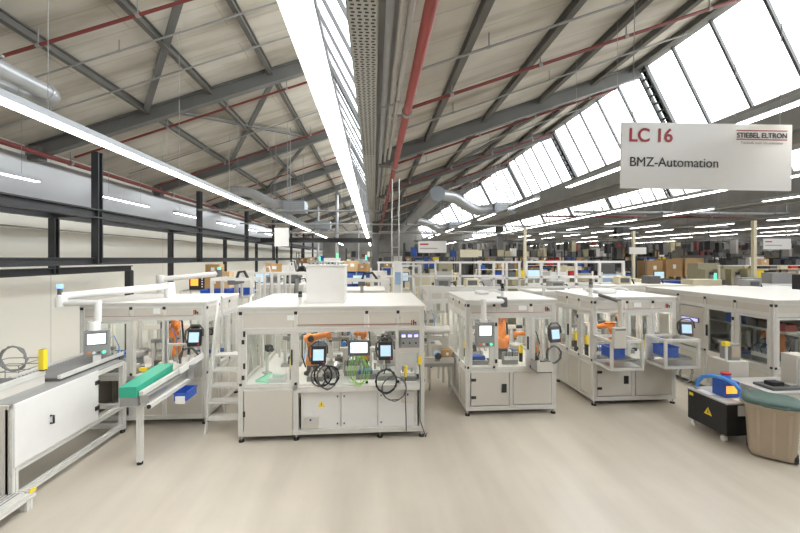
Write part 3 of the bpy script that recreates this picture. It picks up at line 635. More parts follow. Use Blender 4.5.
station('valves', 'white valve block with blue hoses low behind the main screen', (-.35, 6.85, .9), 0, .9)
station('feeder', 'steel bowl feeder inside the widest cell left of the main screen', (-.75, 6.75, .9), .4, .8)
station('camera', 'black camera on a stand beside the violet displays', (.2, 7.2, .9), 0, 1.3)
station('nest', 'blue jawed clamping fixture in the widest cell behind the green cables', (-.15, 6.72, .9), 0, .8)
station('press', 'second press station at the far back corner of the widest cell', (.45, 8.0, .9), 0, 1.3)
sensor_post('yellow capped sensor just inside the door of the widest cell', (-1.42, 6.7, .9), .35)
bin_('white open tray box beside the yellow capped sensor', (-1.62, 6.55, .9), .25, .2, .1, 'white')
pendant('black teach pendant nearest the door of the widest cell', (-.90, y-.06, 1.42), 0)
t = hmi('wide landscape touch screen in the middle of the widest cell', (-.245, y-.08, 1.40), .36, .25, 0, 'grey_dark', False)
MB().bar((-.245,y-.02,1.35),(-.245,y+.02,1.7),.05,.03,'alu').build('screen_mount', t)
pendant('black teach pendant between the wide touch screen and the violet displays', (.19, y-.06, 1.47), 0)
t = thing('cable_bundle', 'dark tangle of cables below the pendant nearest the door', 'cables', (-.88, y-.04, 1.02))
b = MB()
for i in range(4): b.coil((-.9+.07*i, y-.05-.01*i, 1.06+.03*(i % 2)), .12+.02*(i % 3), 'black' if i % 2 else 'grey_dark', 2, .011, 'y', 1.25)
b.build('cable_loop', t)
t = thing('cable_bundle', 'bright green cables hanging in loops below the wide touch screen', 'cables', (-.25, y-.05, 1.1))
for i in range(6):
    a = .05+.028*i; r_ = random.Random(i); j = lambda: r_.uniform(-.035,.035)
    MB().tube([(-.25-a*.4+j(),y-.05,1.40),(-.25-a+j(),y-.07-.008*i,1.2+j()),(-.25-a*.9+j(),y-.07,1.02+j()),(-.25-a*.3+j(),y-.075,.9+.012*i),(-.25+a*.4+j(),y-.075,.9+.01*i),(-.25+a*.9+j(),y-.07,1.02+j()),(-.25+a+j(),y-.07,1.22+j()),(-.25+a*.4,y-.05,1.40)],.0048,'green_cable',5).build('cable_loop', t)
t = thing('cable_bundle', 'large black cable coil hanging in front of the cabinets of the widest cell', 'cables', (.25, y-.1, .95))
MB().coil((.20,y-.1,.98),.17,'black',3,.011,'y',1.15).build('cable_loop', t); MB().coil((.33,y-.11,.86),.2,'grey_dark',2,.009,'y',1.0).build('cable_loop', t)
MB().tube([(.19,y-.06,1.32),(.2,y-.09,1.2),(.16,y-.1,1.1)],.01,'black').build('pendant_lead', t)
# ---- cell with the upright robot
C3 = cell('white machine cell with one upright orange robot behind its glass door', 1.74, 3.5, 7.1, 8.85,
     [(1.74,2.28,'glass','none'), (2.28,3.0,'door','none'), (3.0,3.5,'glass','none')], [(7.1,7.65,'glass','panel'), (7.65,8.25,'glass','panel'), (8.25,8.85,'glass','panel')])
y = 7.1
MB().prof((2.62,y+.04,.18),(2.62,y+.04,.84),.06,'alu').build('lower_post', C3)
d = MB().box(1.84,2.57,y-.005,y+.03,.2,.82,'panel').build('cabinet_door', C3); MB().box(1.84,1.93,y-.02,y,.33,.38,'black').box(1.84,1.93,y-.02,y,.66,.71,'black').build('hinge', d); MB().box(2.43,2.52,y-.025,y,.44,.6,'black').build('latch', d)
MB().box(2.66,3.41,y+.0,y+.03,.2,.82,'panel').build('base_panel', C3)
MB().box(2.76,2.92,y+.0,y+.01,2.0,2.09,'paper').build('rating_plate', C3); MB().box(1.85,3.25,y-.004,y,1.955,1.962,'red_pipe').build('red_trim_line', C3)
robot('tall upright orange robot arm behind a closed glass door', (2.72, 7.95, .88), -1.75, -.12, .55, 1.3, .1)
robot('small orange gripper robot near the edge of the upright robot cell', (3.34, 7.78, .88), 2.9, .2, -.1, .85, .2)
station('nest', 'blue jawed clamping fixture behind the pole mounted panel', (2.05, 7.5, .88), 0, 1.0)
station('valves', 'dark valve block with hoses below the upright robot', (2.72, 7.45, .88), 0, .8)
station('press', 'press station at the back of the upright robot cell', (2.2, 8.4, .88), 0, 1.3)
station('axis', 'linear axis behind the upright robot', (2.85, 8.55, .88), 0, 1.0)
sensor_post('yellow capped sensor beside the upright robot', (3.0, 7.6, .88), .33)
sensor_post('yellow capped sensor by the side glass of the upright robot cell', (1.95, 8.1, .88), .33)
beacon('black beacon on the roof of the upright robot cell', (2.55, 7.4, 2.21), ('grey_dark','black','black'), .85)
t = hmi('grey operator panel on a white swing arm before the upright robot cell', (2.02, 6.78, 1.47), .34, .36, 0, 'grey', True, 'screen', .1, .08, (-.11,.11,.12,.3))
b = MB().cyl((2.0,6.83,1.83),(2.0,6.83,2.25),.05,'white',14); b.cyl((2.0,6.83,2.2),(2.42,6.98,2.19),.05,'white',14); b.build('swing_arm', t)
MB().lathe((2.44,6.99,2.08),[(.05,0),(.062,.02),(.062,.14),(.045,.18)],'grey_dark',14).box(2.40,2.48,7.0,7.3,2.215,2.25,'grey_dark').build('arm_joint', t); MB().box(1.93,2.07,6.78,6.88,1.83,1.87,'white').build('arm_flange', t)
t = thing('duct_hood', 'flat white hood on the roof of the upright robot cell', 'housing', (2.3, 8.2, 2.21))
MB().box(2.25,2.5,8.1,8.4,2.21,2.28,'white').build('hood_body', t, bev=.03); MB().tube([(2.4,8.2,2.26),(2.6,8.1,2.3),(2.75,8.0,2.24)],.025,'white',8).build('hood_hose', t)
pendant('dark teach pendant at the post between the upright robot cell and its neighbour', (3.42, y-.1, 1.55), .25, 'robot_dark')
t = thing('cable_bundle', 'grey cable coil below the pendant at the cell post', 'cables', (3.55, y-.05, 1.1)); MB().coil((3.42,y-.07,1.16),.14,'grey_dark',3,.012,'y',1.15).build('cable_loop', t)
t = thing('outlet_box', 'dark open sheet metal box fixed low at the front of the upright robot cell', 'parts chute', (3.15, y-.2, .9))
MB().box(3.0,3.28,y-.3,y-.285,.9,1.08,'panel').box(3.0,3.015,y-.285,y,.9,1.08,'grey').box(3.265,3.28,y-.285,y,.9,1.08,'grey').box(3.0,3.28,y-.3,y,.88,.9,'grey_dark').build('box_shell', t); MB().box(3.03,3.09,y-.27,y-.02,.9,1.04,'black').box(3.17,3.24,y-.27,y-.02,.9,1.04,'black').build('chute_rail', t)
# ---- cell with two outrigger frames
C4 = cell('white machine cell with two protruding infeed frames holding blue bins', 4.43, 6.2, 7.42, 9.0,
     [(4.43,5.15,'open','none'), (5.15,5.7,'glass','none'), (5.7,6.2,'open','none')], [(7.42,7.95,'glass','panel'), (7.95,8.45,'door','panel'), (8.45,9.0,'glass','panel')])
y = 7.42
MB().prof((5.3,y+.04,.18),(5.3,y+.04,.84),.06,'alu').build('lower_post', C4)
d = MB().box(4.52,5.25,y-.005,y+.03,.2,.82,'panel').build('cabinet_door', C4); MB().box(4.52,4.61,y-.02,y,.33,.38,'black').box(4.52,4.61,y-.02,y,.66,.71,'black').build('hinge', d); MB().box(5.08,5.17,y-.025,y,.44,.6,'black').build('latch', d)
MB().box(5.35,6.11,y+.0,y+.03,.2,.82,'panel').build('base_panel', C4)
MB().box(5.3,5.46,y+.0,y+.01,2.0,2.09,'paper').build('rating_plate', C4); MB().box(4.53,5.9,y-.004,y,1.955,1.962,'red_pipe').build('red_trim_line', C4)
robot('orange robot arm reaching sideways above the first infeed frame', (5.42, 8.25, .88), 2.9, .25, -.15, .95, .2)
robot('second orange robot arm standing behind the grey hanging box', (5.72, 8.45, .88), -1.9, .0, .25, 1.1, .2)
station('nest', 'low orange topped fixture block behind the second robot', (5.6, 8.2, .88), 0, .9)
station('press', 'press station near the side glass of the bin frame cell', (4.75, 8.65, .88), 0, 1.2)
station('feeder', 'steel bowl feeder at the back of the bin frame cell', (5.8, 8.5, .88), 0, .9)
sensor_post('yellow capped sensor pair post inside the side glass of the bin frame cell', (4.6, 7.95, .88), .46)
sensor_post('second yellow capped sensor deeper inside the side glass of the bin frame cell', (4.58, 8.35, .88), .46)
sensor_post('yellow capped sensor beside the second infeed frame', (5.62, 7.62, .88), .4)
beacon('grey beacon on the front corner of the bin frame cell roof', (4.55, 7.7, 2.21), ('grey','grey_dark','grey_dark'), 1.05)
t = thing('operator_panel', 'light grey hanging box seen from behind in front of the bin frame cell', 'operator panel', (4.55, 6.78, 1.5))
MB().box(4.43,4.67,6.74,6.82,1.32,1.71,'panel').build('panel_housing', t, bev=.012); MB().box(4.45,4.65,6.733,6.74,1.66,1.68,'grey_dark').build('panel_seam', t)
b = MB().cyl((4.58,6.79,1.7),(4.58,6.79,2.2),.045,'panel',14); b.cyl((4.58,6.79,2.19),(4.62,7.5,2.24),.035,'grey_dark',12); b.build('swing_arm', t)
t = thing('duct_hood', 'flat white hood on the roof of the bin frame cell', 'housing', (5.1, 8.3, 2.21)); MB().box(4.95,5.4,8.1,8.6,2.21,2.3,'white').build('hood_body', t, bev=.03); MB().tube([(5.3,8.3,2.28),(5.5,8.2,2.33),(5.65,8.1,2.28)],.03,'white',8).build('hood_hose', t)
def outrigger(label, x0, x1, y0, y1, binlab, n):
    t = thing('infeed_frame', label, 'infeed frame', ((x0+x1)/2, (y0+y1)/2, .9)); b = MB(); w = .045
    for x in (x0, x1):
        for yy in (y0, y1): b.prof((x,yy,.88),(x,yy,1.44),w,'alu')
        for z in (.9,1.42): b.prof((x,y0,z),(x,y1,z),w,'alu')
    for yy in (y0, y1):
        for z in (.9,1.42): b.prof((x0,yy,z),(x1,yy,z),w,'alu')
    b.build('frame_bars', t); MB().box(x0,x1,y0,y1,.93,.94,'steel').build('bottom_tray', t)
    MB().box(x0,x1,y0-.004,y0,.95,1.4,'glass').build('pane', t)
    b = MB().box(x0+.05,x1-.05,y0+.08,y0+.12,1.02,1.06,'steel').box(x0+.05,x1-.05,y1-.12,y1-.08,1.02,1.06,'steel')
    for i in range(6): b.cyl((x0+.08+i*(x1-x0-.16)/5,y0+.1,1.06),(x0+.08+i*(x1-x0-.16)/5,y1-.1,1.06),.018,'grey',8)
    b.build('roller_track', t)
    for i, (lab, k) in enumerate(binlab): bin_(lab, (x0+.2+i*.32, (y0+y1)/2, 1.08), .26, .34, .2, k, 0)
    return t
outrigger('aluminium infeed frame hanging below the grey box of the bin frame cell', 4.46, 5.06, 6.86, 7.4, [('dark blue bin beneath the grey hanging box', 'blue')], 1)
outrigger('aluminium infeed frame at the far front corner of the bin frame cell', 5.56, 6.22, 6.9, 7.4, [('dark blue bin in the infeed frame at the far corner', 'blue')], 1)
pendant('dark teach pendant on the infeed frame at the far front corner', (6.32, 7.3, 1.56), -.3, 'robot_dark')
t = thing('support_post', 'pale round post carrying the pendant at the far infeed frame', 'post', (6.12, 7.35, 1.4)); MB().cyl((6.12,7.38,1.43),(6.12,7.38,1.78),.04,'panel',12).build('post_tube', t)
t = thing('cable_bundle', 'thin grey cables hanging under the far infeed frame', 'cables', (6.2,7.2,.7)); MB().coil((6.15,7.1,.72),.13,'grey',2,.008,'y',1.3).build('cable_loop', t)
# ---- long cell on the far side, dark inside
C5 = cell('long white machine cell with dark interior behind the black cart', 7.5, 10.6, 6.65, 10.0,
     [(7.5,8.6,'glass','panel'), (8.6,9.6,'glass','panel'), (9.6,10.6,'glass','panel')], [(6.65,7.42,'glass','panel'), (7.42,8.14,'door','panel'), (8.14,8.9,'open','panel'), (8.9,10.0,'solid','panel')], right=[(6.65,8.3,'solid','panel'), (8.3,10.0,'solid','panel')], lamp=False, mark=False, back=[(7.5,10.6,'solid','panel')])
MB().box(7.51,7.54,8.2,8.86,.92,1.86,'panel').build('side_panel', C5)
o = MB().box(7.49,7.51,8.3,8.8,1.5,1.6,'grey_dark').build('display_unit', C5); MB().box(7.484,7.49,8.32,8.78,1.515,1.585,'screen_violet').build('screen', o)
station('axis', 'dark linear axis behind the first side pane of the long cell', (8.2, 7.0, .88), PI/2, 1.2)
station('press', 'press station behind the glass door of the long cell', (8.1, 7.8, .88), 0, 1.3)
station('valves', 'valve block with hoses on the long cell work plate', (7.9, 7.2, .88), -PI/2, 1.)
station('nest', 'blue jawed clamping fixture behind the glass door of the long cell', (7.85, 7.6, 1.25-.37), 0, .9)
bin_('blue bin on the shelf inside the long cell', (8.1, 7.9, 1.57), .4, .3, .2, 'blue'); 
t = thing('inner_shelf', 'pale shelf rail crossing the side panes of the long cell', 'shelf', (8.0, 7.6, 1.5)); MB().box(7.9,8.3,6.75,9.9,1.54,1.57,'alu').build('shelf_board', t)
for yy in (6.8, 8.3, 9.8): MB().bar((8.25,yy,.88),(8.25,yy,1.54),.05,.05,'alu').build('upright', t)
for i, (yy, k, n) in enumerate(((6.95,'red_pipe','dull red'),(7.25,'robot_dark','dark brown'),(7.5,'grey_dark','dark grey'))): bin_(n+' box on the shelf inside the long cell', (8.08,yy,1.57), .26,.22,.14,k)
robot('orange robot arm folded low inside the long cell', (8.4, 7.35, .88), 2.6, -.3, -.2, .95, .2)
station('feeder', 'steel bowl feeder behind the front pane of the long cell', (8.9, 7.2, .88), 0, 1.1)
# ---- cell behind the green conveyor
C2 = cell('white machine cell behind the green belt conveyor', -5.2, -3.03, 7.1, 8.75,
     [(-5.2,-4.33,'glass','none'), (-4.33,-3.76,'open','panel'), (-3.76,-3.03,'open','panel')], [(7.1,7.9,'glass','panel'), (7.9,8.75,'glass','panel')], right=[(7.1,7.65,'glass','panel'), (7.65,8.2,'glass','panel'), (8.2,8.75,'glass','panel')])
y = 7.1
MB().box(-3.74,-3.7,y,y+.04,.9,1.86,'alu').box(-3.7,-3.12,y,y+.04,1.42,1.46,'alu').box(-3.7,-3.12,y-.01,y+.03,.88,.93,'alu').build('window_frame', C2)
MB().box(-3.95,-3.83,y+.0,y+.01,2.0,2.1,'paper').build('rating_plate', C2); MB().box(-5.1,-3.25,y-.004,y,1.955,1.962,'red_pipe').build('red_trim_line', C2)
robot('orange robot arm in the cell behind the green conveyor', (-3.97, 7.8, .88), -1.4, -.05, .7, 1.2, .2)
robot('smaller orange robot arm deep in the cell behind the green conveyor', (-4.2, 8.2, .88), -.9, .1, .0, .95, .3)
station('press', 'press station behind the middle opening of the green conveyor cell', (-4.1, 7.6, .88), 0, 1.2)
station('nest', 'white topped fixture at the outfeed of the green conveyor cell', (-3.85, 7.45, .88), 0, 1.0)
station('axis', 'linear axis across the back of the green conveyor cell', (-4.4, 8.45, .88), 0, 1.2)
station('valves', 'white valve block behind the wall side pane of the green conveyor cell', (-4.75, 7.5, .88), 0, 1.)
station('feeder', 'steel bowl feeder near the wall side pane of the green conveyor cell', (-4.75, 8.0, .88), 0, .9)
station('camera', 'black camera on a stand above the conveyor outfeed', (-3.35, 8.2, .88), 0, 1.3)
sensor_post('yellow capped sensor deep in the green conveyor cell', (-4.0, 8.5, .88), .6)
pendant('dark teach pendant on the corner post of the green conveyor cell', (-3.2, y-.07, 1.58), 0)
t = thing('cable_bundle', 'grey cable coil below the pendant of the green conveyor cell', 'cables', (-3.3,y-.05,1.15)); MB().coil((-3.3,y-.06,1.2),.16,'grey_dark',3,.012,'y',1.2).build('cable_loop', t)
t = thing('carrier_frame', 'bent tube frame holding the cable coil by the step ladder', 'bracket', (-3.3,y-.1,.9)); MB().tube([(-3.5,y-.03,.95),(-3.52,y-.05,1.4),(-3.1,y-.05,1.42),(-3.08,y-.04,1.0),(-3.2,y-.04,.9),(-3.45,y-.03,.92)],.018,'alu',8).build('tube_loop', t)
for i, (kd, lb, xx, yy, rz_, sc) in enumerate((
 ('valves','valve block with hoses by the ladder side pane of the green conveyor cell',-3.35,7.6,PI/2,.9), ('press','press station right behind the wall side pane of the green conveyor cell',-5.0,7.4,0,1.0),
 ('nest','yellow cylinder clamping fixture in the green conveyor cell',-4.5,7.35,0,.9), ('camera','black camera with a blue lens in the green conveyor cell',-4.05,7.95,0,1.1), ('nest','blue jawed clamping fixture in the green conveyor cell',-3.4,8.4,0,1.0),
 )): station(kd, lb, (xx,yy,.88), rz_, sc)
for i, (kd, lb, xx, yy, rz_, sc) in enumerate((
 ('nest','white topped fixture near the pendants of the widest cell',-1.0,6.65,0,.7), ('valves','white valve block with hoses at the back of the widest cell',-1.2,8.2,0,1.0), ('camera','black camera with a blue lens in the widest cell',-.55,7.3,0,1.1),
 ('nest','yellow cylinder clamping fixture in the widest cell',.1,6.75,0,.8), ('feeder','steel bowl feeder at the back of the widest cell',.1,7.9,1.,1.0), ('axis','linear axis with dark carriage by the door of the widest cell',-1.75,8.2,0,.8),
 ('valves','white valve block with hoses by the far side glass of the widest cell',.6,7.3,0,.9), ('camera','black camera on a stand close behind the door glass of the widest cell',-1.95,7.1,.6,1.0))): station(kd, lb, (xx,yy,.9), rz_, sc)
for i, (kd, lb, xx, yy, rz_, sc) in enumerate((
 ('feeder','steel bowl feeder behind the edge window of the upright robot cell',3.15,8.3,0,.7), ('axis','linear axis beside the side glass of the upright robot cell',2.0,8.55,0,.7))): station(kd, lb, (xx,yy,.88), rz_, sc)
for i, (kd, lb, xx, yy, rz_, sc) in enumerate((
 ('valves','white valve block with hoses in the bin frame cell',4.75,7.7,0,.8), ('axis','linear axis across the back of the bin frame cell',5.4,8.75,0,1.0), ('camera','black camera with a blue lens in the bin frame cell',6.0,7.8,0,1.0))): station(kd, lb, (xx,yy,.88), rz_, sc)
for i, (kd, lb, xx, yy, rz_, sc) in enumerate((
 ('press','second press station behind the front pane of the long cell',9.2,7.4,0,1.3), ('camera','black camera with a blue lens in the long cell',7.85,6.95,-.8,1.1), ('axis','dark linear axis behind the glass door of the long cell',8.4,8.0,0,1.0), ('feeder','steel bowl feeder behind the corner pane of the long cell',7.95,8.2,0,.9))): station(kd, lb, (xx,yy,.88), rz_, sc)
# ---- step ladder between the two cells
t = thing('step_ladder', 'white aluminium step ladder between the conveyor cell and the widest cell', 'ladder', (-2.55, 6.95, 0))
for x, n in ((-2.86,0), (-2.28,1)):
    MB().bar((x,6.68,.0),(x,7.14,1.4),.03,.07,'alu').build('side_rail', t)
    MB().tube([(x,6.74,.35),(x,6.72,.55),(x,7.0,1.5),(x,7.22,2.28),(x,7.35,2.3),(x,7.4,2.2),(x,7.36,1.4)],.02,'alu',8).build('hand_rail', t)
for i in range(5): MB().box(-2.85,-2.29,6.66+.085*i,6.88+.085*i,.235+.25*i,.265+.25*i,'alu').build('step', t)
MB().bar((-2.86,7.5,0),(-2.86,7.2,1.4),.03,.05,'alu').bar((-2.28,7.5,0),(-2.28,7.2,1.4),.03,.05,'alu').build('rear_leg', t)
# ---- green belt conveyor with its bin
t = thing('belt_conveyor', 'narrow conveyor with a bright green cover on one front leg', 'conveyor', (-3.42, 6.3, 0))
b = MB(); A = [(-3.58,1.03),(-3.34,1.03),(-3.34,1.18),(-3.58,1.18)]
b.add([(x,5.6,z) for x, z in A]+[(x-.02,6.62,z+.05) for x, z in A], [(0,1,2,3),(7,6,5,4),(0,4,5,1),(1,5,6,2),(2,6,7,3),(3,7,4,0)], 'green_cover'); b.build('green_cover', t, bev=.006)
MB().box(-3.56,-3.36,6.64,7.3,1.02,1.12,'alu').build('belt', t)
MB().prof((-3.29,5.62,1.08),(-3.29,7.3,1.1),.06,'alu').build('guide_rail', t); MB().box(-3.33,-3.2,5.65,7.2,.93,1.04,'steel').build('side_channel', t)
b = MB().box(-3.58,-3.34,5.62,7.2,.9,1.03,'alu_dark').box(-3.62,-3.18,5.72,5.8,.85,.92,'alu'); b.prof((-3.18,5.6,.9),(-3.18,7.1,.9),.06,'alu'); b.build('conveyor_bed', t)
MB().prof((-3.40,5.78,.04),(-3.40,5.78,.9),.07,'alu').cyl((-3.40,5.78,0),(-3.40,5.78,.04),.04,'rubber',10).build('leg', t)
MB().prof((-3.56,5.72,.9),(-3.18,5.72,.9),.06,'alu').cyl((-3.17,5.6,.9),(-3.17,5.585,.9),.03,'black',8).build('cross_bar', t)
b = MB().bar((-3.25,6.6,1.1),(-3.06,7.05,1.26),.03,.1,'white').bar((-3.25,6.9,1.05),(-3.25,6.9,1.3),.04,.04,'alu').box(-3.2,-3.08,6.75,7.05,.92,1.16,'steel'); b.build('deflector', t)
bin_('blue bin with a white card hanging beside the green conveyor', (-3.08, 6.45, .72), .2, .34, .14, 'blue', 0, card=True)
# ---- long low conveyor module nearest the wall side
t = thing('conveyor_module', 'long low conveyor module with a white side panel and black handle', 'conveyor', (-4.75, 5.4, 0))
b = MB(); x0, x1 = -5.25, -4.32
for yy in (4.85, 6.85):
    for x in (x0, x1): b.prof((x,yy,.06),(x,yy,1.2),.08,'alu')
for x in (x0, x1):
    for z in (.12,.46,1.2): b.prof((x,4.85,z),(x,6.85,z),.07,'alu')
for yy in (4.85, 6.85):
    for z in (.12,.46,1.2): b.prof((x0,yy,z),(x1,yy,z),.07,'alu')
b.build('module_frame', t)
d = MB().box(x1+.035,x1+.06,4.82,6.2,.5,1.26,'white').build('side_panel', t, bev=.008)
MB().tube([(x1+.06,5.32,.82),(x1+.10,5.32,.82),(x1+.10,5.32,.92),(x1+.06,5.32,.92)],.013,'black',8).build('handle', d)
b = MB()
for z in (.66,1.05): MB().box(x1+.058,x1+.075,6.12,6.2,z,z+.06,'black').build('hinge', d)
MB().box(x0,x1,4.81,4.835,.1,1.25,'panel').build('end_panel', t); MB().box(x0,x1+.03,4.85,6.85,1.235,1.25,'grey').build('top_plate', t)
b = MB()
for yy in (5.1,6.1): b.box(x0,x1,yy,yy+.08,.44,.5,'alu_dark')
b.build('cross_member', t)
for yy in (4.85,6.85):
    for x in (x0,x1): MB().cyl((x,yy,0),(x,yy,.06),.04,'rubber',10).build('foot', t)
MB().prof((-4.62,4.85,1.4),(-4.62,5.65,1.4),.06,'alu').box(-4.65,-4.6,4.85,5.65,1.25,1.38,'panel').build('upper_channel', t)
b = MB().box(-5.2,-4.7,4.88,5.6,1.27,1.3,'black').box(-5.22,-4.68,4.86,5.62,1.25,1.27,'alu'); b.build('transport_belt', t)
bin_('grey flat tray with a white sheet at the near end of the low conveyor', (-4.95, 5.2, 1.31), .4, .5, .08, 'alu_dark', 0)
t = thing('paper_sheet', 'white printed paper sheet lying in the grey tray', 'paper', (-4.95,5.2,1.326)); MB().box(-5.08,-4.82,5.03,5.37,1.324,1.327,'paper').build('sheet', t); MB().box(-5.0,-4.9,5.11,5.25,1.327,1.328,'grey').build('printed_block', t)
t = sensor_post('yellow sensor post on the end of the upper channel', (-4.6, 5.62, 1.43), .3); MB().box(-.034,.034,-.034,.034,.02,.165,'yellow').build('yellow_cover', t, local=True)
b = MB()
t = thing('roller_track', 'dark roller track running into the conveyor cell from the low module', 'conveyor', (-4.75,6.4,1.25)); MB().box(-5.1,-4.45,5.7,7.05,1.255,1.29,'grey_dark').build('track_bed', t)
for x in (-5.1,-4.45): MB().prof((x,5.7,1.31),(x,7.05,1.31),.05,'alu').build('side_rail', t)
for i in range(22): b.cyl((-5.08,5.74+i*.06,1.295),(-4.47,5.74+i*.06,1.295),.014,'grey',8)
b.build('roller', t)
t = thing('cable_basket', 'wire basket with cables by the wall behind the low conveyor', 'basket', (-5.9,6.6,0)); b = MB()
for z in (1.1,1.2,1.3): b.tube([(-6.2,6.4,z),(-5.6,6.4,z),(-5.6,6.9,z),(-6.2,6.9,z),(-6.2,6.4,z)],.008,'grey',5)
for x in (-6.2,-6.0,-5.8,-5.6): b.bar((x,6.4,1.1),(x,6.4,1.3),.01,.01,'grey')
b.build('wire_basket', t); b = MB()
for x in (-6.15,-5.65): b.bar((x,6.65,0),(x,6.65,1.1),.04,.04,'alu')
b.build('stand', t); MB().coil((-5.9,6.65,1.35),.2,'grey',2,.015,'y').build('cable_loop', t)
t = hmi('grey operator panel with colour screen hanging from the long white swing arm', (-4.5, 6.5, 1.50), .33, .32, .45, 'grey', True, 'screen', .14, .08, (-.12,.12,.1,.27))
t2 = MB().lathe((-.04,.07,.32),[(.09,0),(.085,.12),(.07,.15)],'white',16); t2.build('arm_flange', t, local=True)
MB().box(-.05,.05,.01,.09,-.36,-.08,'white').build('lower_grip', t, local=True)
t = thing('pivoting_boom', 'long white jointed swing arm with a blue lamp above the low conveyor', 'swing arm', (-5.2,6.4,2.2))
MB().cyl((-4.53,6.57,1.95),(-4.53,6.57,2.27),.055,'white',14).build('arm_post', t); MB().cyl((-5.1,6.6,2.26),(-4.5,6.58,2.26),.05,'white',14).build('lower_arm', t)
MB().lathe((-5.12,6.6,2.2),[(.08,0),(.085,.1),(.08,.16),(.05,.2)],'white',16).build('arm_joint', t)
MB().cyl((-5.12,6.6,2.37),(-4.1,7.95,2.44),.065,'white',14).lathe((-4.1,7.95,2.21),[(.1,0),(.1,.2),(.08,.3)],'white',14).build('upper_arm', t)
o = MB().cyl((-5.14,6.6,2.4),(-5.14,6.6,2.5),.035,'grey_dark',12).build('lamp_base', t); MB().cyl((-5.14,6.6,2.5),(-5.14,6.6,2.57),.045,'lamp_blue',12).build('lamp_segment', o)
t = thing('pivoting_boom', 'shorter white swing arm ending in a dark joint behind the conveyor cell roof', 'swing arm', (-4.2,9.2,2.3)); MB().cyl((-5.0,9.3,2.5),(-3.75,9.5,2.62),.065,'white',14).build('upper_arm', t)
MB().lathe((-5.0,9.3,0),[(.08,0),(.08,2.4),(.1,2.42),(.1,2.6)],'white',14).build('arm_post', t); MB().cyl((-3.75,9.5,2.55),(-3.75,9.5,2.72),.07,'grey_dark',12).build('arm_joint', t); MB().cyl((-3.75,9.5,2.72),(-3.75,9.5,2.78),.035,'lamp_green',10).build('lamp_segment', t)
# ---- low ribbed platform in the near corner
t = thing('step_platform', 'low aluminium platform with a ribbed tread in the near corner', 'platform', (-4.6,4.3,0)); b = MB()
for x in (-5.6,-4.13):
    b.prof((x,3.0,.16),(x,4.9,.16),.08,'alu')
for yy in (3.0,4.86): b.prof((-5.6,yy,.16),(-4.13,yy,.16),.08,'alu')
b.build('platform_frame', t); MB().box(-5.56,-4.17,3.04,4.84,.17,.195,'alu').build('tread_plate', t); b = MB()
for i in range(30): b.box(-5.56+.046*i,-5.545+.046*i,3.05,4.83,.195,.203,'alu_dark')
b.build('tread_rib', t)
for x in (-5.6,-4.13):
    for yy in (3.1,4.82): MB().prof((x,yy,0),(x,yy,.13),.08,'alu').build('leg', t)
MB().box(-4.1,-4.085,4.82,4.9,.19,.23,'yellow').build('yellow_end_cap', t)
# ================================================================== RIGHT FOREGROUND
t = thing('equipment_cart', 'black box cart with a yellow warning triangle on white castors', 'cart', (5.97, 6.1, 0))
MB().box(5.66,6.28,5.74,6.5,.13,.64,'black').build('cart_body', t, bev=.008)
MB().box(5.65,6.3,5.72,6.52,.64,.665,'grey_panel').build('top_plate', t)
b = MB(); b.add([(5.657,6.16,.34),(5.657,6.0,.34),(5.657,6.08,.47)], [(0,1,2)], 'yellow'); b.add([(5.6565,6.092,.365),(5.6565,6.068,.365),(5.6565,6.075,.43),(5.6565,6.085,.43)], [(0,1,2,3)], 'black'); b.build('warning_triangle', t)
MB().box(5.652,5.66,6.38,6.46,.55,.6,'yellow').build('warning_label', t)
MB().box(5.85,6.26,5.732,5.74,.45,.62,'white').build('control_plate', t)
for x in (5.72,6.22):
    for yy in (5.84,6.42):
        o = MB().cyl((x,yy,.08),(x,yy,.13),.02,'steel',8).box(x-.035,x+.035,yy-.02,yy+.02,.055,.1,'white').build('castor', t)
        MB().cyl((x-.025,yy+.01,.045),(x+.025,yy+.01,.045),.045,'white',14).build('castor_wheel', o)
t = thing('coolant_pump', 'blue pump with a red lid standing on the black cart', 'pump', (5.95,6.0,.665))
MB().box(5.84,6.1,5.95,6.2,.665,.93,'blue').build('pump_body', t, bev=.015); MB().cyl((5.98,6.08,.93),(5.98,6.08,1.02),.07,'blue_hose',16).cyl((5.98,6.08,1.02),(5.98,6.08,1.05),.075,'red',16).build('pump_lid', t)
MB().box(5.86,6.04,5.935,5.95,.74,.86,'lamp_orange').build('red_display', t)
t = thing('supply_hose', 'thick bright blue hose arching over the black cart', 'hose', (5.9,6.0,.67))
pts = [(5.75+.0*i, 6.42-.13*i*.62, .67+.33*math.sin(PI*i/10)+.02) for i in range(11)]
MB().tube([(5.76,6.42,.67),(5.76,6.40,.8),(5.78,6.32,.91),(5.82,6.18,.97),(5.88,6.02,.97),(5.94,5.88,.92),(5.97,5.8,.82),(5.98,5.78,.67)],.034,'blue_hose',10).build('hose_tube', t)
b = MB().cyl((5.76,6.42,.665),(5.76,6.41,.72),.042,'steel',10).cyl((5.98,5.78,.665),(5.98,5.78,.72),.042,'steel',10); b.build('hose_coupling', t)
t = thing('notebook', 'open white papers lying on the black cart top', 'papers', (5.78,6.2,.667)); MB().box(5.69,5.82,6.1,6.36,.666,.672,'paper').build('sheet', t); MB().box(5.92,6.2,5.76,5.9,.666,.67,'paper').build('sheet', t)
t = thing('hose_bundle', 'black hoses hanging down behind the cart end beside the beige bin', 'hoses', (6.1,5.66,.3)); MB().tube([(6.0,5.73,.45),(6.02,5.64,.3),(6.06,5.66,.1),(6.2,5.68,.03),(6.3,5.9,.03)],.03,'black',8).tube([(6.12,5.73,.42),(6.14,5.66,.25),(6.18,5.68,.05)],.025,'grey_dark',8).build('hose_tube', t)
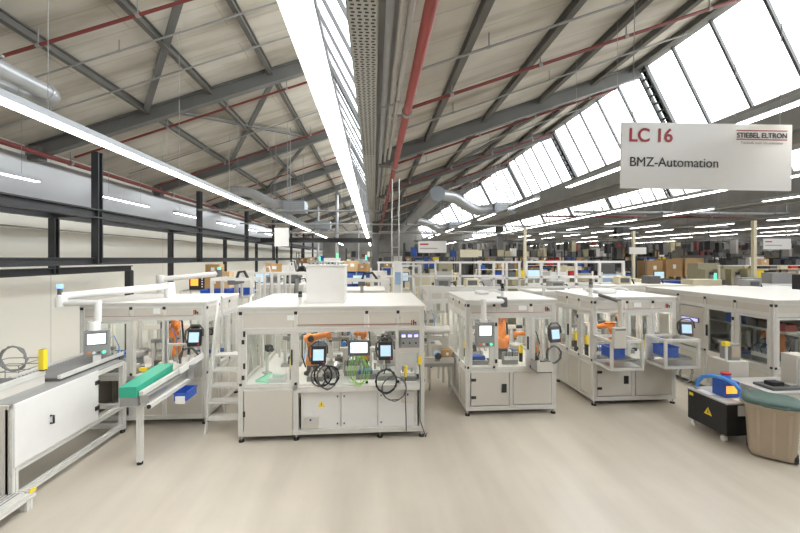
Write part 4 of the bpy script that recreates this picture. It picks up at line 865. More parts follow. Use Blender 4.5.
# beige wheeled rubbish bin
t = thing('rubbish_bin', 'beige plastic rubbish bin with a dark green lid beside the black cart', 'bin', (6.03,5.38,0), None, math.radians(-42)); t.scale = (1.07,1.07,1)
def rr(w, d, r, z, n=5):
    out = []
    for cx, cy, a0 in ((w/2-r,d/2-r,0),(-w/2+r,d/2-r,PI/2),(-w/2+r,-d/2+r,PI),(w/2-r,-d/2+r,3*PI/2)):
        out += [(cx+r*math.cos(a0+PI/2*i/n), cy+r*math.sin(a0+PI/2*i/n), z) for i in range(n+1)]
    return out
def loft(rings, k):
    b = MB(); n = len(rings[0]); vs = [p for r in rings for p in r]
    b.add(vs, [(i*n+j, i*n+(j+1) % n, (i+1)*n+(j+1) % n, (i+1)*n+j) for i in range(len(rings)-1) for j in range(n)], k, True); e = (len(rings)-1)*n
    b.add(vs, [tuple(range(n))[::-1], tuple(range(e, e+n))], k); return b
loft([rr(.47,.4,.11,.03), rr(.49,.42,.12,.06), rr(.56,.49,.13,.76), rr(.6,.53,.14,.77), rr(.6,.53,.14,.81)], 'bin_beige').build('bin_body', t, local=True)
b = MB()
for x in (-.15,.0,.15): b.bar((x,-.212,.1),(x*1.1,-.245,.72),.03,.01,'bin_beige')
b.build('body_rib', t, local=True)
loft([rr(.63,.56,.15,.81), rr(.64,.57,.15,.84), rr(.6,.52,.14,.87), rr(.46,.38,.1,.9)], 'dark_green').build('bin_lid', t, local=True)
MB().tube([(-.15,-.28,.83),(-.1,-.31,.82),(.1,-.31,.82),(.15,-.28,.83)],.015,'dark_green',8).build('lid_handle', t, local=True)
for x in (-.22,.22): MB().cyl((x-.03,.17 if x < 0 else -.1,.08),(x+.03,.17 if x < 0 else -.1,.08),.08,'black',16).build('wheel', t, local=True)
# table and post behind the bin
t = thing('work_table', 'low grey work table behind the beige bin', 'table', (7.0,6.1,0))
MB().box(6.45,7.45,5.75,6.55,.76,.8,'grey_panel').build('table_top', t); b = MB()
for x in (6.5,7.4):
    for yy in (5.8,6.5): b.bar((x,yy,0),(x,yy,.76),.06,.06,'alu')
for x in (6.5,7.4): MB().bar((x,5.83,.2),(x,6.47,.2),.04,.04,'alu').build('cross_bar', t)
b.build('leg', t)
t = thing('tool_tray', 'dark tool tray lying on the low grey table behind the bin', 'tray', (6.9,5.95,.8)); MB().box(6.6,7.3,5.85,6.2,.8,.84,'grey_dark').build('tray_shell', t); MB().box(6.7,6.9,5.95,6.1,.84,.9,'black').box(6.95,7.1,5.9,6.1,.84,.87,'grey').build('tray_tool', t)
t = thing('machine_cabinet', 'pale upright cabinet standing in front of the long dark cell', 'cabinet', (7.27,6.1,.8)); MB().box(7.12,7.42,5.95,6.2,.8,1.35,'panel').build('cabinet_body', t, bev=.01); MB().box(7.15,7.39,5.94,5.95,.86,1.3,'grey_panel').build('cabinet_door', t)
t = thing('machine_stand', 'pale pedestal box with a brown unit beside the blue pump', 'machine', (6.75,6.8,0)); MB().box(6.55,6.95,6.6,7.0,0,1.08,'panel').build('pedestal', t, bev=.01); MB().box(6.66,6.86,6.68,6.9,1.08,1.38,'grey').box(6.68,6.84,6.67,6.68,1.14,1.34,'bin_beige').build('control_unit', t); MB().box(6.5,6.6,6.62,6.7,1.36,1.44,'yellow').bar((6.56,6.66,1.08),(6.56,6.66,1.38),.03,.03,'alu').build('sensor', t)
# ================================================================== SIGNS
t = thing('hanging_sign', 'large white hanging sign reading LC 16 in red', 'sign', (3.145,3.395,3.963), None, math.radians(-3.914)); t.rotation_euler = (0, math.radians(1.0), math.radians(-3.914))
MB().box(-.807,.807,0,.02,-.313,.313,'sign_white').build('sign_board', t, local=True)
k = 3.6/380
def st(body, u, v, cap, col, bold=0., width=None):
    o = text(body, cap/.70, ((u-707)*k, -.004, (156.4-v)*k), col, t, bold=bold, local=True)
    if width:
        bpy.context.view_layer.update(); o.scale.x = width/o.dimensions.x
    return o
st('LC 16', 628.5, 142.6, .125, 'sign_red', .003, 43*k); st('BMZ-Automation', 629.5, 167.4, .088, 'sign_black', .0, 88*k)
st('STIEBEL ELTRON', 736.5, 137.0, .047, 'sign_black', .001, 50*k); st('Technik zum Wohlf\u00fchlen', 740.5, 143.2, .022, 'sign_grey', 0, 42*k)
MB().box((736.5-707)*k,(787-707)*k,-.004,0,(156.4-130.2)*k,(156.4-129.4)*k,'sign_red').box((736.5-707)*k,(787-707)*k,-.004,0,(156.4-139.2)*k,(156.4-138.3)*k,'sign_red').build('red_rule', t, local=True)
for x in (-.7,.7): MB().cyl((x,.01,.31),(x,.01,roof_at(3.1+x)-3.96),.004,'grey',6).build('hanging_wire', t, local=True)
def small_sign(label, x, y, z, w, h, lines, rz=0., col='sign_white'):
    t = thing('hanging_sign', label, 'sign', (x,y,z), None, rz); MB().box(-w/2,w/2,0,.02,-h/2,h/2,col).build('sign_board', t, local=True)
    for i, (ln, kk, sz) in enumerate(lines): MB().box(-w*.44,-w*.44+w*ln,-.004,0,h*.16-i*h*.34,h*.16-i*h*.34+sz,kk).build('faint_text_line', t, local=True)
    for xx in (-w*.4,w*.4): MB().cyl((xx,.01,h/2),(xx,.01,roof_at(x)-z),.006,'grey',5).build('hanging_wire', t, local=True)
small_sign('small white sign hanging under the wall side light line', -3.0, 12.6, 3.68, .46, .6, [])
small_sign('white sign with faint text lines hanging behind the centre column', 2.35, 15.2, 3.45, 1.15, .48, [(.3,'sign_red',.06),(.62,'sign_grey',.045)])
small_sign('plain cream sign hanging near the middle light rows', 5.2, 20.5, 3.25, 1.0, .42, [], 0, 'cream')
small_sign('white sign with two text lines hanging above the long white shelf', 14.35, 12.6, 3.5, 1.05, .38, [(.25,'sign_red',.04),(.6,'sign_grey',.035)])
small_sign('plain white sign hanging left of the pallet boxes', 12.7, 17.5, 3.35, .85, .33, [])
# ================================================================== BACKGROUND
def rack(label, x, y, w, d, h, levels, k='alu', ax=0., shelf='grey_panel'):
    t = thing('storage_rack', label, 'rack', (x,y,0), None, ax); b = MB()
    for xx in (-w/2,w/2):
        for yy in (-d/2,d/2): MB().bar((xx,yy,0),(xx,yy,h),.06,.06,k).build('rack_post', t, local=True)
    for z in levels: MB().box(-w/2,w/2,-d/2,d/2,z-.04,z,shelf).build('shelf', t, local=True)
    b.bar((-w/2,d/2,.3),(w/2,d/2,h-.2),.02,.03,k).bar((w/2,d/2,.3),(-w/2,d/2,h-.2),.02,.03,k).build('cross_brace', t, local=True)
    return t
def fence(label, x0, x1, y, z, posts, rails, k='alu', w=.06):
    t = thing('safety_frame', label, 'safety frame', ((x0+x1)/2,y,0))
    for p in posts: MB().bar((p,y,0),(p,y,z-w/2),w,w,k).build('frame_post', t)
    for r in [z]+rails: MB().bar((x0,y,r),(x1,y,r),w,w,k).build('frame_rail', t)
    return t
fence('tall white safety frame right of the centre column', .1, 4.2, 12.0, 2.86, [.15,1.25,1.95,2.75,4.15], [2.42,1.9,1.2], 'white')
fence('tall white safety frame behind the upright robot cell', 3.55, 5.05, 12.8, 2.86, [3.6,4.1,4.55,5.0], [2.3,1.6], 'white', .07)
fence('long white safety frame behind the bin frame cell', 4.6, 7.75, 11.3, 2.88, [4.63,5.1,5.65,6.2,6.95,7.72], [2.42,2.2], 'white', .07)
fence('lower white rail frame directly behind the robot cell roofs', 1.1, 6.6, 9.6, 2.24, [1.13,2.2,3.3,4.4,5.5,6.57], [1.9,1.0], 'alu')
fence('low aluminium frame behind the step ladder', -3.4, -1.6, 9.9, 2.62, [-3.35,-2.6,-1.65], [2.0,1.1], 'alu', .05)
t = thing('supply_tower', 'white vertical supply tower with two tall tubes right of the centre column', 'tower', (.68,11,0))
MB().box(.56,.8,10.9,11.1,0,2.9,'white').build('tower_body', t, bev=.02)
for x in (.52,.72): MB().cyl((x,11,2.9),(x,11,5.3),.022,'steel',10).build('riser_tube', t)
b = MB()
for i in range(3): MB().box(.52,.72,10.99,11.01,3.3+.8*i,3.33+.8*i,'steel').build('tube_rung', t)
MB().box(.6,.76,10.82,10.88,2.25,2.6,'blue_pale').build('switch_box', t)
# second row of cells
def bgcell(label, x0, x1, y0, y1, top=2.2, n=2, lamp=False, roofk='top_white', up='glass'):
    w = (x1-x0)/n; d = (y1-y0)/2
    return cell(label, x0, x1, y0, y1, [(x0+w*i, x0+w*(i+1), up, 'panel') for i in range(n)], [(y0,y0+d,up,'panel'),(y0+d,y1,up,'panel')], top=top, zb=.9, lamp=lamp, mark=False, det=False, roofk=roofk, fas=top-.3)
bgcell('white machine cell behind the widest cell, nearest the step ladder', -3.25, -2.0, 11.0, 12.2, 2.25, 2, True)
bgcell('white machine cell behind the roof of the green conveyor cell', -4.0, -2.6, 13.2, 14.6, 2.3, 2, True)
bgcell('white machine cell hidden behind the widest cell, seen between the posts', -1.4, .3, 10.6, 12.0, 2.1, 3, True)
bgcell('white machine cell in the second row behind the upright robot cell', 1.5, 3.4, 10.3, 11.7, 2.15, 3, True)
bgcell('white machine cell in the second row behind the bin frame cell', 4.3, 6.4, 10.0, 11.1, 2.1, 3, True)
bgcell('white machine cell in the second row behind the long dark cell', 6.6, 9.4, 10.6, 12.0, 2.2, 3)
bgcell('white machine cell farther along behind the long dark cell', 10.2, 13.2, 10.2, 11.6, 2.1, 3)
# gap between widest cell and upright robot cell
t = thing('transfer_conveyor', 'grey transfer conveyor in the gap beside the upright robot cell', 'conveyor', (1.3,8.3,0))
MB().box(.9,1.72,8.1,8.45,.66,.8,'grey_panel').build('conveyor_bed', t); b = MB()
for x in (.95,1.65): MB().bar((x,8.28,0),(x,8.28,.66),.05,.05,'alu').build('leg', t)
MB().box(.88,1.72,8.07,8.1,.74,.86,'alu').build('guide_rail', t)
t = thing('gear_motor', 'blue grey motor with a dark front on the transfer conveyor', 'motor', (1.35,8.0,.86)); MB().cyl((1.35,8.15,.93),(1.35,7.95,.93),.08,'blue_pale',14).cyl((1.35,7.95,.93),(1.35,7.92,.93),.07,'robot_dark',14).build('motor_body', t); MB().box(1.3,1.4,8.02,8.12,.8,.9,'grey').build('motor_foot', t)
carton('small orange brown box on the transfer conveyor beside the motor', (1.58,8.25,.8), .2,.2,.2)
t = thing('exhaust_tube', 'fat white tube lying across the gap above the transfer conveyor', 'tube', (1.2,8.6,1.4)); MB().tube([(.86,8.5,1.42),(1.1,8.5,1.40),(1.4,8.55,1.36),(1.7,8.6,1.38)],.085,'white',12).build('tube_run', t); MB().bar((1.25,8.52,0),(1.25,8.52,1.3),.04,.04,'alu').build('support', t)
fence('narrow aluminium frame standing in the gap behind the transfer conveyor', .95, 1.7, 9.1, 2.3, [.98,1.3,1.67], [1.7,1.1,.6], 'alu', .05)
station('press', 'press station in the gap behind the fat white tube', (1.3,9.4,.9), 0, 1.2)
t = thing('work_table', 'small aluminium table carrying the press in the gap', 'table', (1.3,9.4,0)); MB().box(.95,1.65,9.15,9.6,.86,.9,'alu').build('table_top', t)
for x in (1.0,1.6): MB().bar((x,9.4,0),(x,9.4,.86),.05,.05,'alu').build('leg', t)
# wall side background
rack('grey rack under the stacked cartons by the black steel frame', -5.1, 12.3, 1.5, .6, 2.02, [.5,1.2,2.02])
t = thing('control_cabinet', 'black cabinet with an orange screen on the rack by the cartons', 'cabinet', (-5.42,12.2,2.02)); MB().box(-5.65,-5.2,12.05,12.5,2.02,2.46,'black').build('cabinet_body', t, bev=.01); MB().box(-5.6,-5.38,12.04,12.05,2.15,2.36,'lamp_orange').build('screen', t)
b = MB()
for i in range(4): b.box(-5.28,-5.24,12.04,12.05,2.1+.08*i,2.14+.08*i,'white')
b.build('indicator', t)
carton('large brown carton at the bottom of the stack beside the black cabinet', (-4.95,12.3,2.02), .5,.45,.42); carton('brown carton on top of the stack beside the black cabinet', (-4.98,12.3,2.44), .42,.4,.36); carton('narrow brown carton beside the carton stack', (-4.6,12.35,2.02), .22,.4,.55, 'card_pale')
rack('low rack with blue bins behind the green conveyor cell', -3.95, 10.6, 1.3, .5, 2.02, [.6,1.3,2.02])
bin_('blue bin on the low rack behind the cell, nearer the wall', (-4.28,10.6,2.02), .6,.45,.14,'blue'); bin_('blue bin on the low rack behind the cell, nearer the ladder', (-3.62,10.6,2.02), .6,.45,.16,'blue')
rack('grey rack carrying the wide brown carton beyond the step ladder', -3.75, 15.4, 1.2, .7, 2.35, [.7,1.5,2.35]); 
t = carton('wide brown carton tilted on the rack beyond the step ladder', (-4.0,15.4,2.37), .62,.46,.42,'card',.3); t.rotation_euler = (0,.06,.3)
carton('white carton beside the wide brown carton beyond the step ladder', (-3.38,15.4,2.35), .42,.42,.36,'white',-.15)
bgcell('white machine cell far along the wall side aisle', -3.4, -1.6, 17.5, 19.0, 2.2, 2, True)
bgcell('last white machine cell far along the wall side aisle', -3.2, -1.4, 21.5, 23.0, 2.3, 2, True)
for i, (x, y, h, n) in enumerate(((-2.9,10.3,2.75,'nearest'),(-2.3,10.6,2.9,'middle'),(-2.65,12.7,2.95,'farthest'))):
    t = thing('cable_mast', 'thin mast with hanging cables behind the step ladder, the %s of three' % n, 'mast', (x,y,0)); MB().bar((x,y,0),(x,y,h),.05,.05,'alu').build('mast_pole', t); MB().tube([(x,y,h),(x+.12,y,h+.02),(x+.18,y,h-.3),(x+.1,y,h-1.2)],.025,'grey_dark' if i else 'steel',6).tube([(x,y,h-.1),(x-.1,y,h-.1),(x-.12,y,h-.6),(x-.05,y,h-1.3)],.02,'white',6).build('cable_loop', t)
rack('grey rack with blue crates and an open carton left of the centre column', -.72, 15.2, 1.2, .8, 2.6, [.5,1.1,1.65,2.2])
for i in range(2): bin_('blue crate on the rack left of the centre column, %s side' % ('wall' if i == 0 else 'column'), (-.98+.56*i,15.2,2.2), .5,.6,.26,'blue')
carton('big pale open carton lying on top of the blue crates', (-.95,15.2,2.47), .6,.5,.42,'card_pale', .35); carton('tilted brown carton beside the open carton on the blue crates', (-.42,15.2,2.47), .42,.42,.3,'card', -.3)
bin_('blue crate on the lower shelf of the rack left of the centre column', (-.9,15.2,1.65), .6,.6,.3,'blue')
carton('brown carton on the lower shelf of the rack left of the centre column', (-.35,15.2,1.65), .4,.5,.35)
# generic background equipment
def press(label, x, y, w, d, h, k='cream', rz=0., win='grey_dark', lampk=None, ped=True):
    t = thing('machine_tool', label, 'machine', (x,y,0), None, rz)
    MB().box(-w/2,w/2,-d/2,d/2,0,h*.45,k).build('machine_base', t, local=True, bev=.02)
    MB().box(-w/2,w/2,-d*.1,d/2,h*.45,h,k).box(-w/2,-w*.32,-d/2,-d*.1,h*.45,h*.9,k).box(w*.32,w/2,-d/2,-d*.1,h*.45,h*.9,k).build('machine_column', t, local=True)
    MB().box(-w*.3,w*.3,-d*.12,-d*.1,h*.55,h*.85,win).build('machine_window', t, local=True)
    MB().box(-w*.12,w*.12,-d*.35,-d*.12,h*.62,h*.8,'steel').cyl((0,-d*.24,h*.45),(0,-d*.24,h*.62),.05,'steel',8).build('tool_head', t, local=True)
    MB().box(w*.36,w*.48,-d*.54,-d*.5,h*.5,h*.72,'grey_dark').build('control_box', t, local=True)
    if lampk: MB().cyl((w*.35,0,h),(w*.35,0,h+.25),.04,lampk,8).build('signal_lamp', t, local=True)
    return t
def bench(label, x, y, w, d, k='cream', rz=0., over=2.3, frame='alu'):
    t = thing('assembly_bench', label, 'workbench', (x,y,0), None, rz)
    MB().box(-w/2,w/2,-d/2,d/2,.86,.91,k).build('bench_top', t, local=True)
    for xx in (-w/2+.05,w/2-.05):
        MB().bar((xx,-d/2+.05,0),(xx,-d/2+.05,.86),.06,.06,frame).build('leg', t, local=True); MB().bar((xx,d/2-.05,0),(xx,d/2-.05,over),.06,.06,frame).build('upright', t, local=True)
    for z in (1.35,over-.05): MB().box(-w/2,w/2,d/2-.3,d/2,z,z+.035,k).build('upper_shelf', t, local=True)
    MB().box(-w/2,w/2,d/2-.06,d/2-.02,.95,1.3,'grey_panel').build('back_panel', t, local=True)
    return t
bgs = [
 ('press','pale cream press just right of the centre column',2.2,15.5,1.1,1.0,2.35,'cream'), ('press','yellowish machine with grey window behind the tall safety frame',3.4,17.5,1.3,1.0,2.3,'yellow_pale'),
 ('press','grey machine tool behind the tall safety frame',4.7,16.2,1.2,1.0,2.1,'grey_panel'), ('press','khaki machine tool behind the long safety frame',6.4,15.6,1.3,1.0,2.1,'khaki'),
 ('press','cream machine with green lamp behind the long white cell',13.1,14.2,1.2,1.0,2.15,'cream'), ('press','khaki machine beside the pallet boxes',15.9,17.2,1.0,1.0,2.75,'khaki'),
 ('press','second khaki machine beside the pallet boxes',17.3,17.3,1.0,1.0,2.75,'khaki'), ('press','yellow lit machine under the long white shelf',11.2,15.2,1.2,1.0,2.1,'yellow_pale'),
 ('press','dark grey machine with tall housing far down the middle bay',6.3,24.0,1.4,1.2,3.2,'grey_dark'), ('press','green grey machine far down the middle bay',8.8,26.0,1.5,1.2,2.9,'khaki'),
 ('press','white machine far down the middle bay beyond the column',10.6,29.0,1.8,1.2,3.0,'white'), ('press','cream machine far down the middle bay beside the round duct',3.2,25.5,1.5,1.2,2.7,'cream'),
 ('press','pale grey machine far beyond the pallet boxes',20.5,26,1.8,1.4,2.9,'grey_panel'), ('press','dark machine far beyond the pallet boxes',24,26.5,1.8,1.4,3.2,'grey_dark'), ('press','cream machine far out near the distant racks',27.0,25.8,1.8,1.4,2.9,'cream'),
]
for _, lb, x, y, w, d, h, kk in bgs: press(lb, x, y, w, d, h, kk, 0, 'grey_dark', 'lamp_green' if 'green lamp' in lb else None)
for lb, x, y, w, d, kk, ov in (('cream workbench behind the upright robot cell rails',2.6,13.6,1.8,.9,'cream',2.2), ('workbench with blue bins behind the long safety frame',5.4,13.8,2.0,.9,'white',2.3), ('workbench with dark shelf tools behind the long safety frame',7.9,13.9,1.9,.9,'grey_panel',2.3),
  ('pale workbench beyond the second row cells',9.6,14.2,1.8,.9,'cream',2.2), ('long white shelf bench under the white sign',16.6,14.6,4.4,.9,'white',2.72), ('long cream bench far on the right beyond the white shelf bench',20.5,17.0,4.0,.9,'cream',2.5),
  ('grey bench far down the aisle behind the centre column',1.4,20.5,2.0,.9,'grey_panel',2.5), ('white bench far down the middle bay',6.8,20.3,2.4,.9,'white',2.4), ('cream bench far down the middle bay',10.0,21.2,2.4,.9,'cream',2.6)):
    bench(lb, x, y, w, d, kk, 0, ov)
def fill(where, x0, y, z, n, step, kinds, w=.34, d=.36, h=.22):
    for i in range(n):
        kk = kinds[i % len(kinds)]; x = x0+step*i
        nm = {'blue':'blue','grey_dark':'dark grey','card':'brown','card_pale':'pale brown','white':'white','yellow':'yellow','black':'black','red':'red','mint':'mint green','orange':'orange','cream':'cream'}[kk]
        same = sum(1 for j in range(n) if kinds[j % len(kinds)] == kk) > 1
        g = '%s boxes %s' % (nm, where) if same else None
        hh = h*(.8+.4*((i*7) % 5)/5)
        if kk.startswith('card'): carton('%s carton %s' % (nm, where), (x,y,z), w,d,hh,kk,0,g)
        else: bin_('%s bin %s' % (nm, where), (x,y,z), w,d,hh,kk,0,g)
fill('on the upper shelf of the workbench behind the long safety frame', 4.7, 14.1, 2.285, 4, .45, ['blue','grey_dark','yellow','blue'], .34,.28)
fill('on the middle shelf of the workbench behind the long safety frame', 4.65, 14.1, 1.385, 4, .45, ['blue'], .36,.28)
fill('on the shelf of the dark tool bench', 7.2, 14.2, 2.285, 4, .44, ['grey_dark','red','blue','black'], .32,.28)
fill('on the upper shelf of the long white shelf bench', 14.7, 14.9, 2.705, 8, .52, ['black','grey_dark','white','card_pale','black'], .34,.28,.3)
fill('on the middle shelf of the long white shelf bench', 14.75, 14.9, 1.385, 6, .65, ['grey_dark','yellow','white'], .34,.28)
fill('on the cream bench behind the upright robot cell', 1.95, 13.9, 2.185, 4, .42, ['yellow','cream','orange','grey_dark'], .3,.28)
fill('on the long cream bench far out', 18.8, 17.3, 2.485, 7, .55, ['black','grey_dark','cream','red'], .36,.28,.34)
fill('on the white bench far down the middle bay', 5.9, 20.6, 2.385, 4, .55, ['blue','black','card','grey_dark'], .36,.28,.3)
fill('on the cream bench far down the middle bay', 9.1, 21.5, 2.585, 4, .55, ['black','card_pale','red','grey_dark'], .36,.28,.3)
fill('on the grey bench behind the centre column', .7, 20.8, 2.485, 4, .45, ['card','white','blue','grey_dark'], .34,.28,.3)
# pallet rack with wooden boxes
rack('heavy rack carrying three wooden pallet boxes', 16.9, 20.8, 3.6, 1.2, 3.05, [.6,1.85], 'beam_grey', 0, 'grey_dark')
def pallet_box(label, x, y, z, w, d, h, k):
    t = thing('pallet_box', label, 'crate', (x,y,z)); b = MB()
    for xx in (-w/2,-w*.08,w/2-w*.16): b.box(xx,xx+w*.16,-d/2,d/2,0,.1,'wood')
    b.box(-w/2,w/2,-d/2,d/2,.1,.13,'wood'); b.build('pallet', t, local=True)
    MB().box(-w/2+.02,w/2-.02,-d/2+.02,d/2-.02,.13,h,k).build('crate_wall', t, local=True)
    b = MB()
    for z2 in (.38,.64): b.box(-w/2+.015,w/2-.015,-d/2+.012,-d/2+.02,h*z2,h*z2+.02,'wood')
    b.build('board_seam', t, local=True)
    MB().box(-.1,.08,-d/2,-d/2+.012,h*.5,h*.72,'paper').build('shipping_label', t, local=True); return t
pallet_box('brown pallet box with a paper label, first from the dark rack', 15.75, 20.8, 1.85, .95, 1.0, 1.0, 'card'); pallet_box('brown pallet box in the middle of the three', 16.9, 20.8, 1.85, 1.0, 1.0, 1.1, 'card'); pallet_box('pale yellow pallet box, third from the dark rack', 18.1, 20.8, 1.85, 1.15, 1.0, 1.15, 'card_pale')
rack('dark rack full of black boxes beside the pallet boxes', 13.7, 20.9, 2.0, 1.0, 3.1, [.8,1.8,2.5], 'black_steel', 0, 'black_steel')
fill('on the top shelf of the dark rack beside the pallet boxes', 13.0, 20.8, 2.5, 4, .47, ['black'], .42,.6,.4); fill('on the middle shelf of the dark rack beside the pallet boxes', 13.0, 20.8, 1.8, 4, .47, ['black','red','white','blue'], .42,.6,.4)
t = thing('blue_container', 'large blue container below the pallet boxes', 'container', (17.6,18.9,0)); MB().box(16.7,18.4,18.6,19.3,1.0,2.05,'blue_pale').build('container_wall', t, bev=.03); b = MB()
for x in (16.8,18.3): MB().box(x-.05,x+.05,18.65,19.25,0,1.0,'beam_grey').build('support_leg', t)
t = thing('roller_line', 'long blue roller line below the pallet boxes', 'conveyor', (14.6,18.2,0)); MB().box(12.6,16.5,18.0,18.5,1.7,1.85,'blue').build('conveyor_bed', t)
for x in (12.8,14.5,16.3): MB().bar((x,18.25,0),(x,18.25,1.7),.08,.08,'beam_grey').build('leg', t)
# big dark racks closing the distance
kinds = [['card','card_pale','blue','card'], ['black','grey_dark','white','card'], ['blue','blue','yellow','grey_dark'], ['card_pale','white','card','red']]
far = [(-4.9,33,'at the far end of the wall side aisle'), (1.5,30,'far behind the centre column'), (5.0,33,'far behind the tall safety frame'), (12.2,27.6,'far behind the pale workbench'), (15.2,29.5,'far behind the dark rack'), (19.6,30.5,'far behind the pallet boxes'), (24.0,31,'far out beyond the long cream bench'), (29.0,30.0,'far out at the side of the hall'), (9.0,33.5,'far down the middle bay'), (22.5,21.5,'behind the long cream bench'), (26.5,21.8,'beyond the long cream bench, farther out')]
for i, (x, y, wh) in enumerate(far):
    rack('tall dark rack of mixed boxes '+wh, x, y, 3.2, 1.0, 3.5, [.9,1.8,2.6,3.45], 'black_steel' if i % 2 else 'beam_grey', 0, 'grey_dark')
    fill('high on the rack '+wh, x-1.2, y-.05, 2.6, 4, .78, kinds[i % 4], .62,.7,.5); fill('lower on the rack '+wh, x-1.2, y-.05, 1.8, 4, .78, kinds[(i+1) % 4], .62,.7,.5)
# tall thin posts, lamps and exit light among the distant machines
for x, y, n in ((14.2,13.3,'pale yellow floor post in front of the long white shelf bench'), (13.4,18.8,'pale post left of the pallet boxes'), (6.9,17.0,'pale post behind the long safety frame')):
    t = thing('support_post', n, 'post', (x,y,0)); MB().bar((x,y,.02),(x,y,4.4),.12,.12,'cream').build('post_shaft', t); MB().box(x-.15,x+.15,y-.15,y+.15,0,.02,'steel').build('foot_plate', t)
t = thing('signal_box', 'dark box with a green glowing light before the white shelf bench', 'signal box', (13.6,12.5,2.0)); MB().box(13.0,13.75,12.6,12.9,2.0,2.3,'grey').build('box_body', t); MB().box(13.2,13.42,12.58,12.6,2.13,2.25,'lamp_green').build('green_light', t); MB().bar((13.4,12.75,0),(13.4,12.75,2.0),.1,.1,'grey').build('support', t)
t = thing('machine_cabinet', 'wide white cabinet with a red knob beside the green light', 'cabinet', (15.3,12.8,0)); MB().box(14.1,16.4,12.9,13.6,0,2.05,'white').build('cabinet_body', t, bev=.02); MB().cyl((14.4,12.9,1.85),(14.4,12.84,1.85),.07,'red',12).build('red_knob', t); MB().box(14.6,15.6,13.0,13.4,2.05,2.45,'grey').build('roof_unit', t)
t = thing('machine_cabinet', 'black upright cabinet behind the far end of the long cell roof', 'cabinet', (13.0,9.4,0)); MB().box(11.7,12.6,9.2,9.9,0,2.55,'black').build('cabinet_body', t, bev=.02); MB().box(11.75,12.55,9.19,9.2,1.6,2.4,'grey_dark').build('cabinet_door', t)

# overhead conveyors with hanging parts, cable trays and pipes among the distant machines
def overhead(label, x0, x1, y, z, n, k, rz=0.):
    t = thing('overhead_conveyor', label, 'conveyor', (x0, y, z)); MB().ibeam((x0,y,z),(x1,y,z),.1,.14,'beam_grey').build('conveyor_rail', t)
    r_ = random.Random(int(y*10)+n)
    for i in range(n):
        x = x0+.3+(x1-x0-.6)*i/(n-1); h = r_.uniform(.15,.75); kk = r_.choice(k); w = r_.uniform(.03,.15); e = r_.uniform(.1,.3); x += r_.uniform(-.15,.15)
        b = MB().bar((x,y,z),(x,y,z-e),.03,.03,'grey_dark').box(x-w,x+w,y-.18,y+.18,z-e-h,z-e,kk); b.build('hanging_carrier', t)
    for i in range(4):
        x = x0+.2+(x1-x0-.4)*i/3; MB().bar((x,y,z),(x,y,max(roof_at(x),5.5)),.05,.05,'beam_grey').build('hanger_rod', t)
    return t
overhead('overhead conveyor with dark parts behind the long cream bench', 18, 32, 19.5, 4.1, 34, ['grey_dark','black','grey','grey_dark'])
overhead('overhead conveyor with mixed dark parts behind the pallet boxes', 11, 26, 24, 4.2, 38, ['black','grey_dark','khaki','grey_dark','red_pipe_dull'])
overhead('overhead conveyor with dark parts far down the middle bay', 3, 14, 29, 4.3, 28, ['grey_dark','black','grey'])
overhead('overhead conveyor with dark parts far out at the hall side', 24, 38, 25, 4.3, 34, ['black','grey_dark','khaki'])
for i, (x, y0, y1, z, n) in enumerate(((12.2,6,40,4.75,'grey cable tray hung along the bay beyond the large sign'), (17.6,10,44,4.8,'grey cable tray hung along the bay over the pallet boxes'), (5.2,14,44,4.75,'grey cable tray hung along the middle bay beside the lamp row'), (21.5,12,44,4.8,'grey cable tray hung far out above the distant benches'))):
    t = thing('cable_tray', n, 'cable tray', (x,y0,z)); MB().box(x-.2,x+.2,y0,y1,z,z+.02,'grey').box(x-.2,x-.185,y0,y1,z+.02,z+.1,'grey').box(x+.185,x+.2,y0,y1,z+.02,z+.1,'grey').build('tray_channel', t)
    for j in range(5):
        y = y0+.5+(y1-y0-1)*j/4; MB().cyl((x,y,z+.02),(x,y,roof_at(x)),.01,'grey',5).build('hanger_rod', t)
for i, (y, z, xa, xb, k, n) in enumerate(((15.5,4.95,8.4,24,'duct','pale cross pipe beyond the large sign'), (21.5,4.85,4,26,'grey','long grey cross pipe above the middle light rows'), (18.5,5.1,8.4,30,'red_pipe_dull','dark red cross pipe beyond the large sign'), (27.5,4.9,-6,20,'duct','pale cross pipe far down the hall'))):
    pipe(n, (xa,y,z), (xb,y,z), .05, k, 6)
for i, (x, y, h, k, n) in enumerate(((1.05,14.5,2.6,'cream','cream control cabinet behind the tall safety frame'), (.2,17.8,2.4,'white','white control cabinet beside the centre column line'), (2.0,18.6,2.9,'grey','grey control cabinet beyond the pale cream press'), (3.9,20.8,2.8,'khaki','khaki control cabinet beyond the yellowish machine'), (7.6,16.8,2.4,'grey_panel','pale grey control cabinet behind the dark tool bench'), (9.4,17.6,2.6,'cream','cream control cabinet behind the pale workbench'), (11.9,18.9,2.7,'grey_dark','dark control cabinet behind the yellow lit machine'), (-1.9,14.6,2.3,'white','white control cabinet in the wall side aisle'), (-2.3,19.9,2.5,'grey','grey control cabinet far along the wall side aisle'))):
    t = thing('control_cabinet', n, 'cabinet', (x,y,0)); MB().box(x-.4,x+.4,y-.25,y+.25,0,h,k).build('cabinet_body', t, bev=.01); o = MB().box(x-.36,x+.36,y-.27,y-.25,.15,h-.1,k).build('cabinet_door', t); MB().box(x+.25,x+.29,y-.29,y-.27,h*.55,h*.62,'black').build('handle', o); MB().box(x-.2,x+.1,y-.275,y-.27,h*.72,h*.86,'grey_dark').build('display', t)

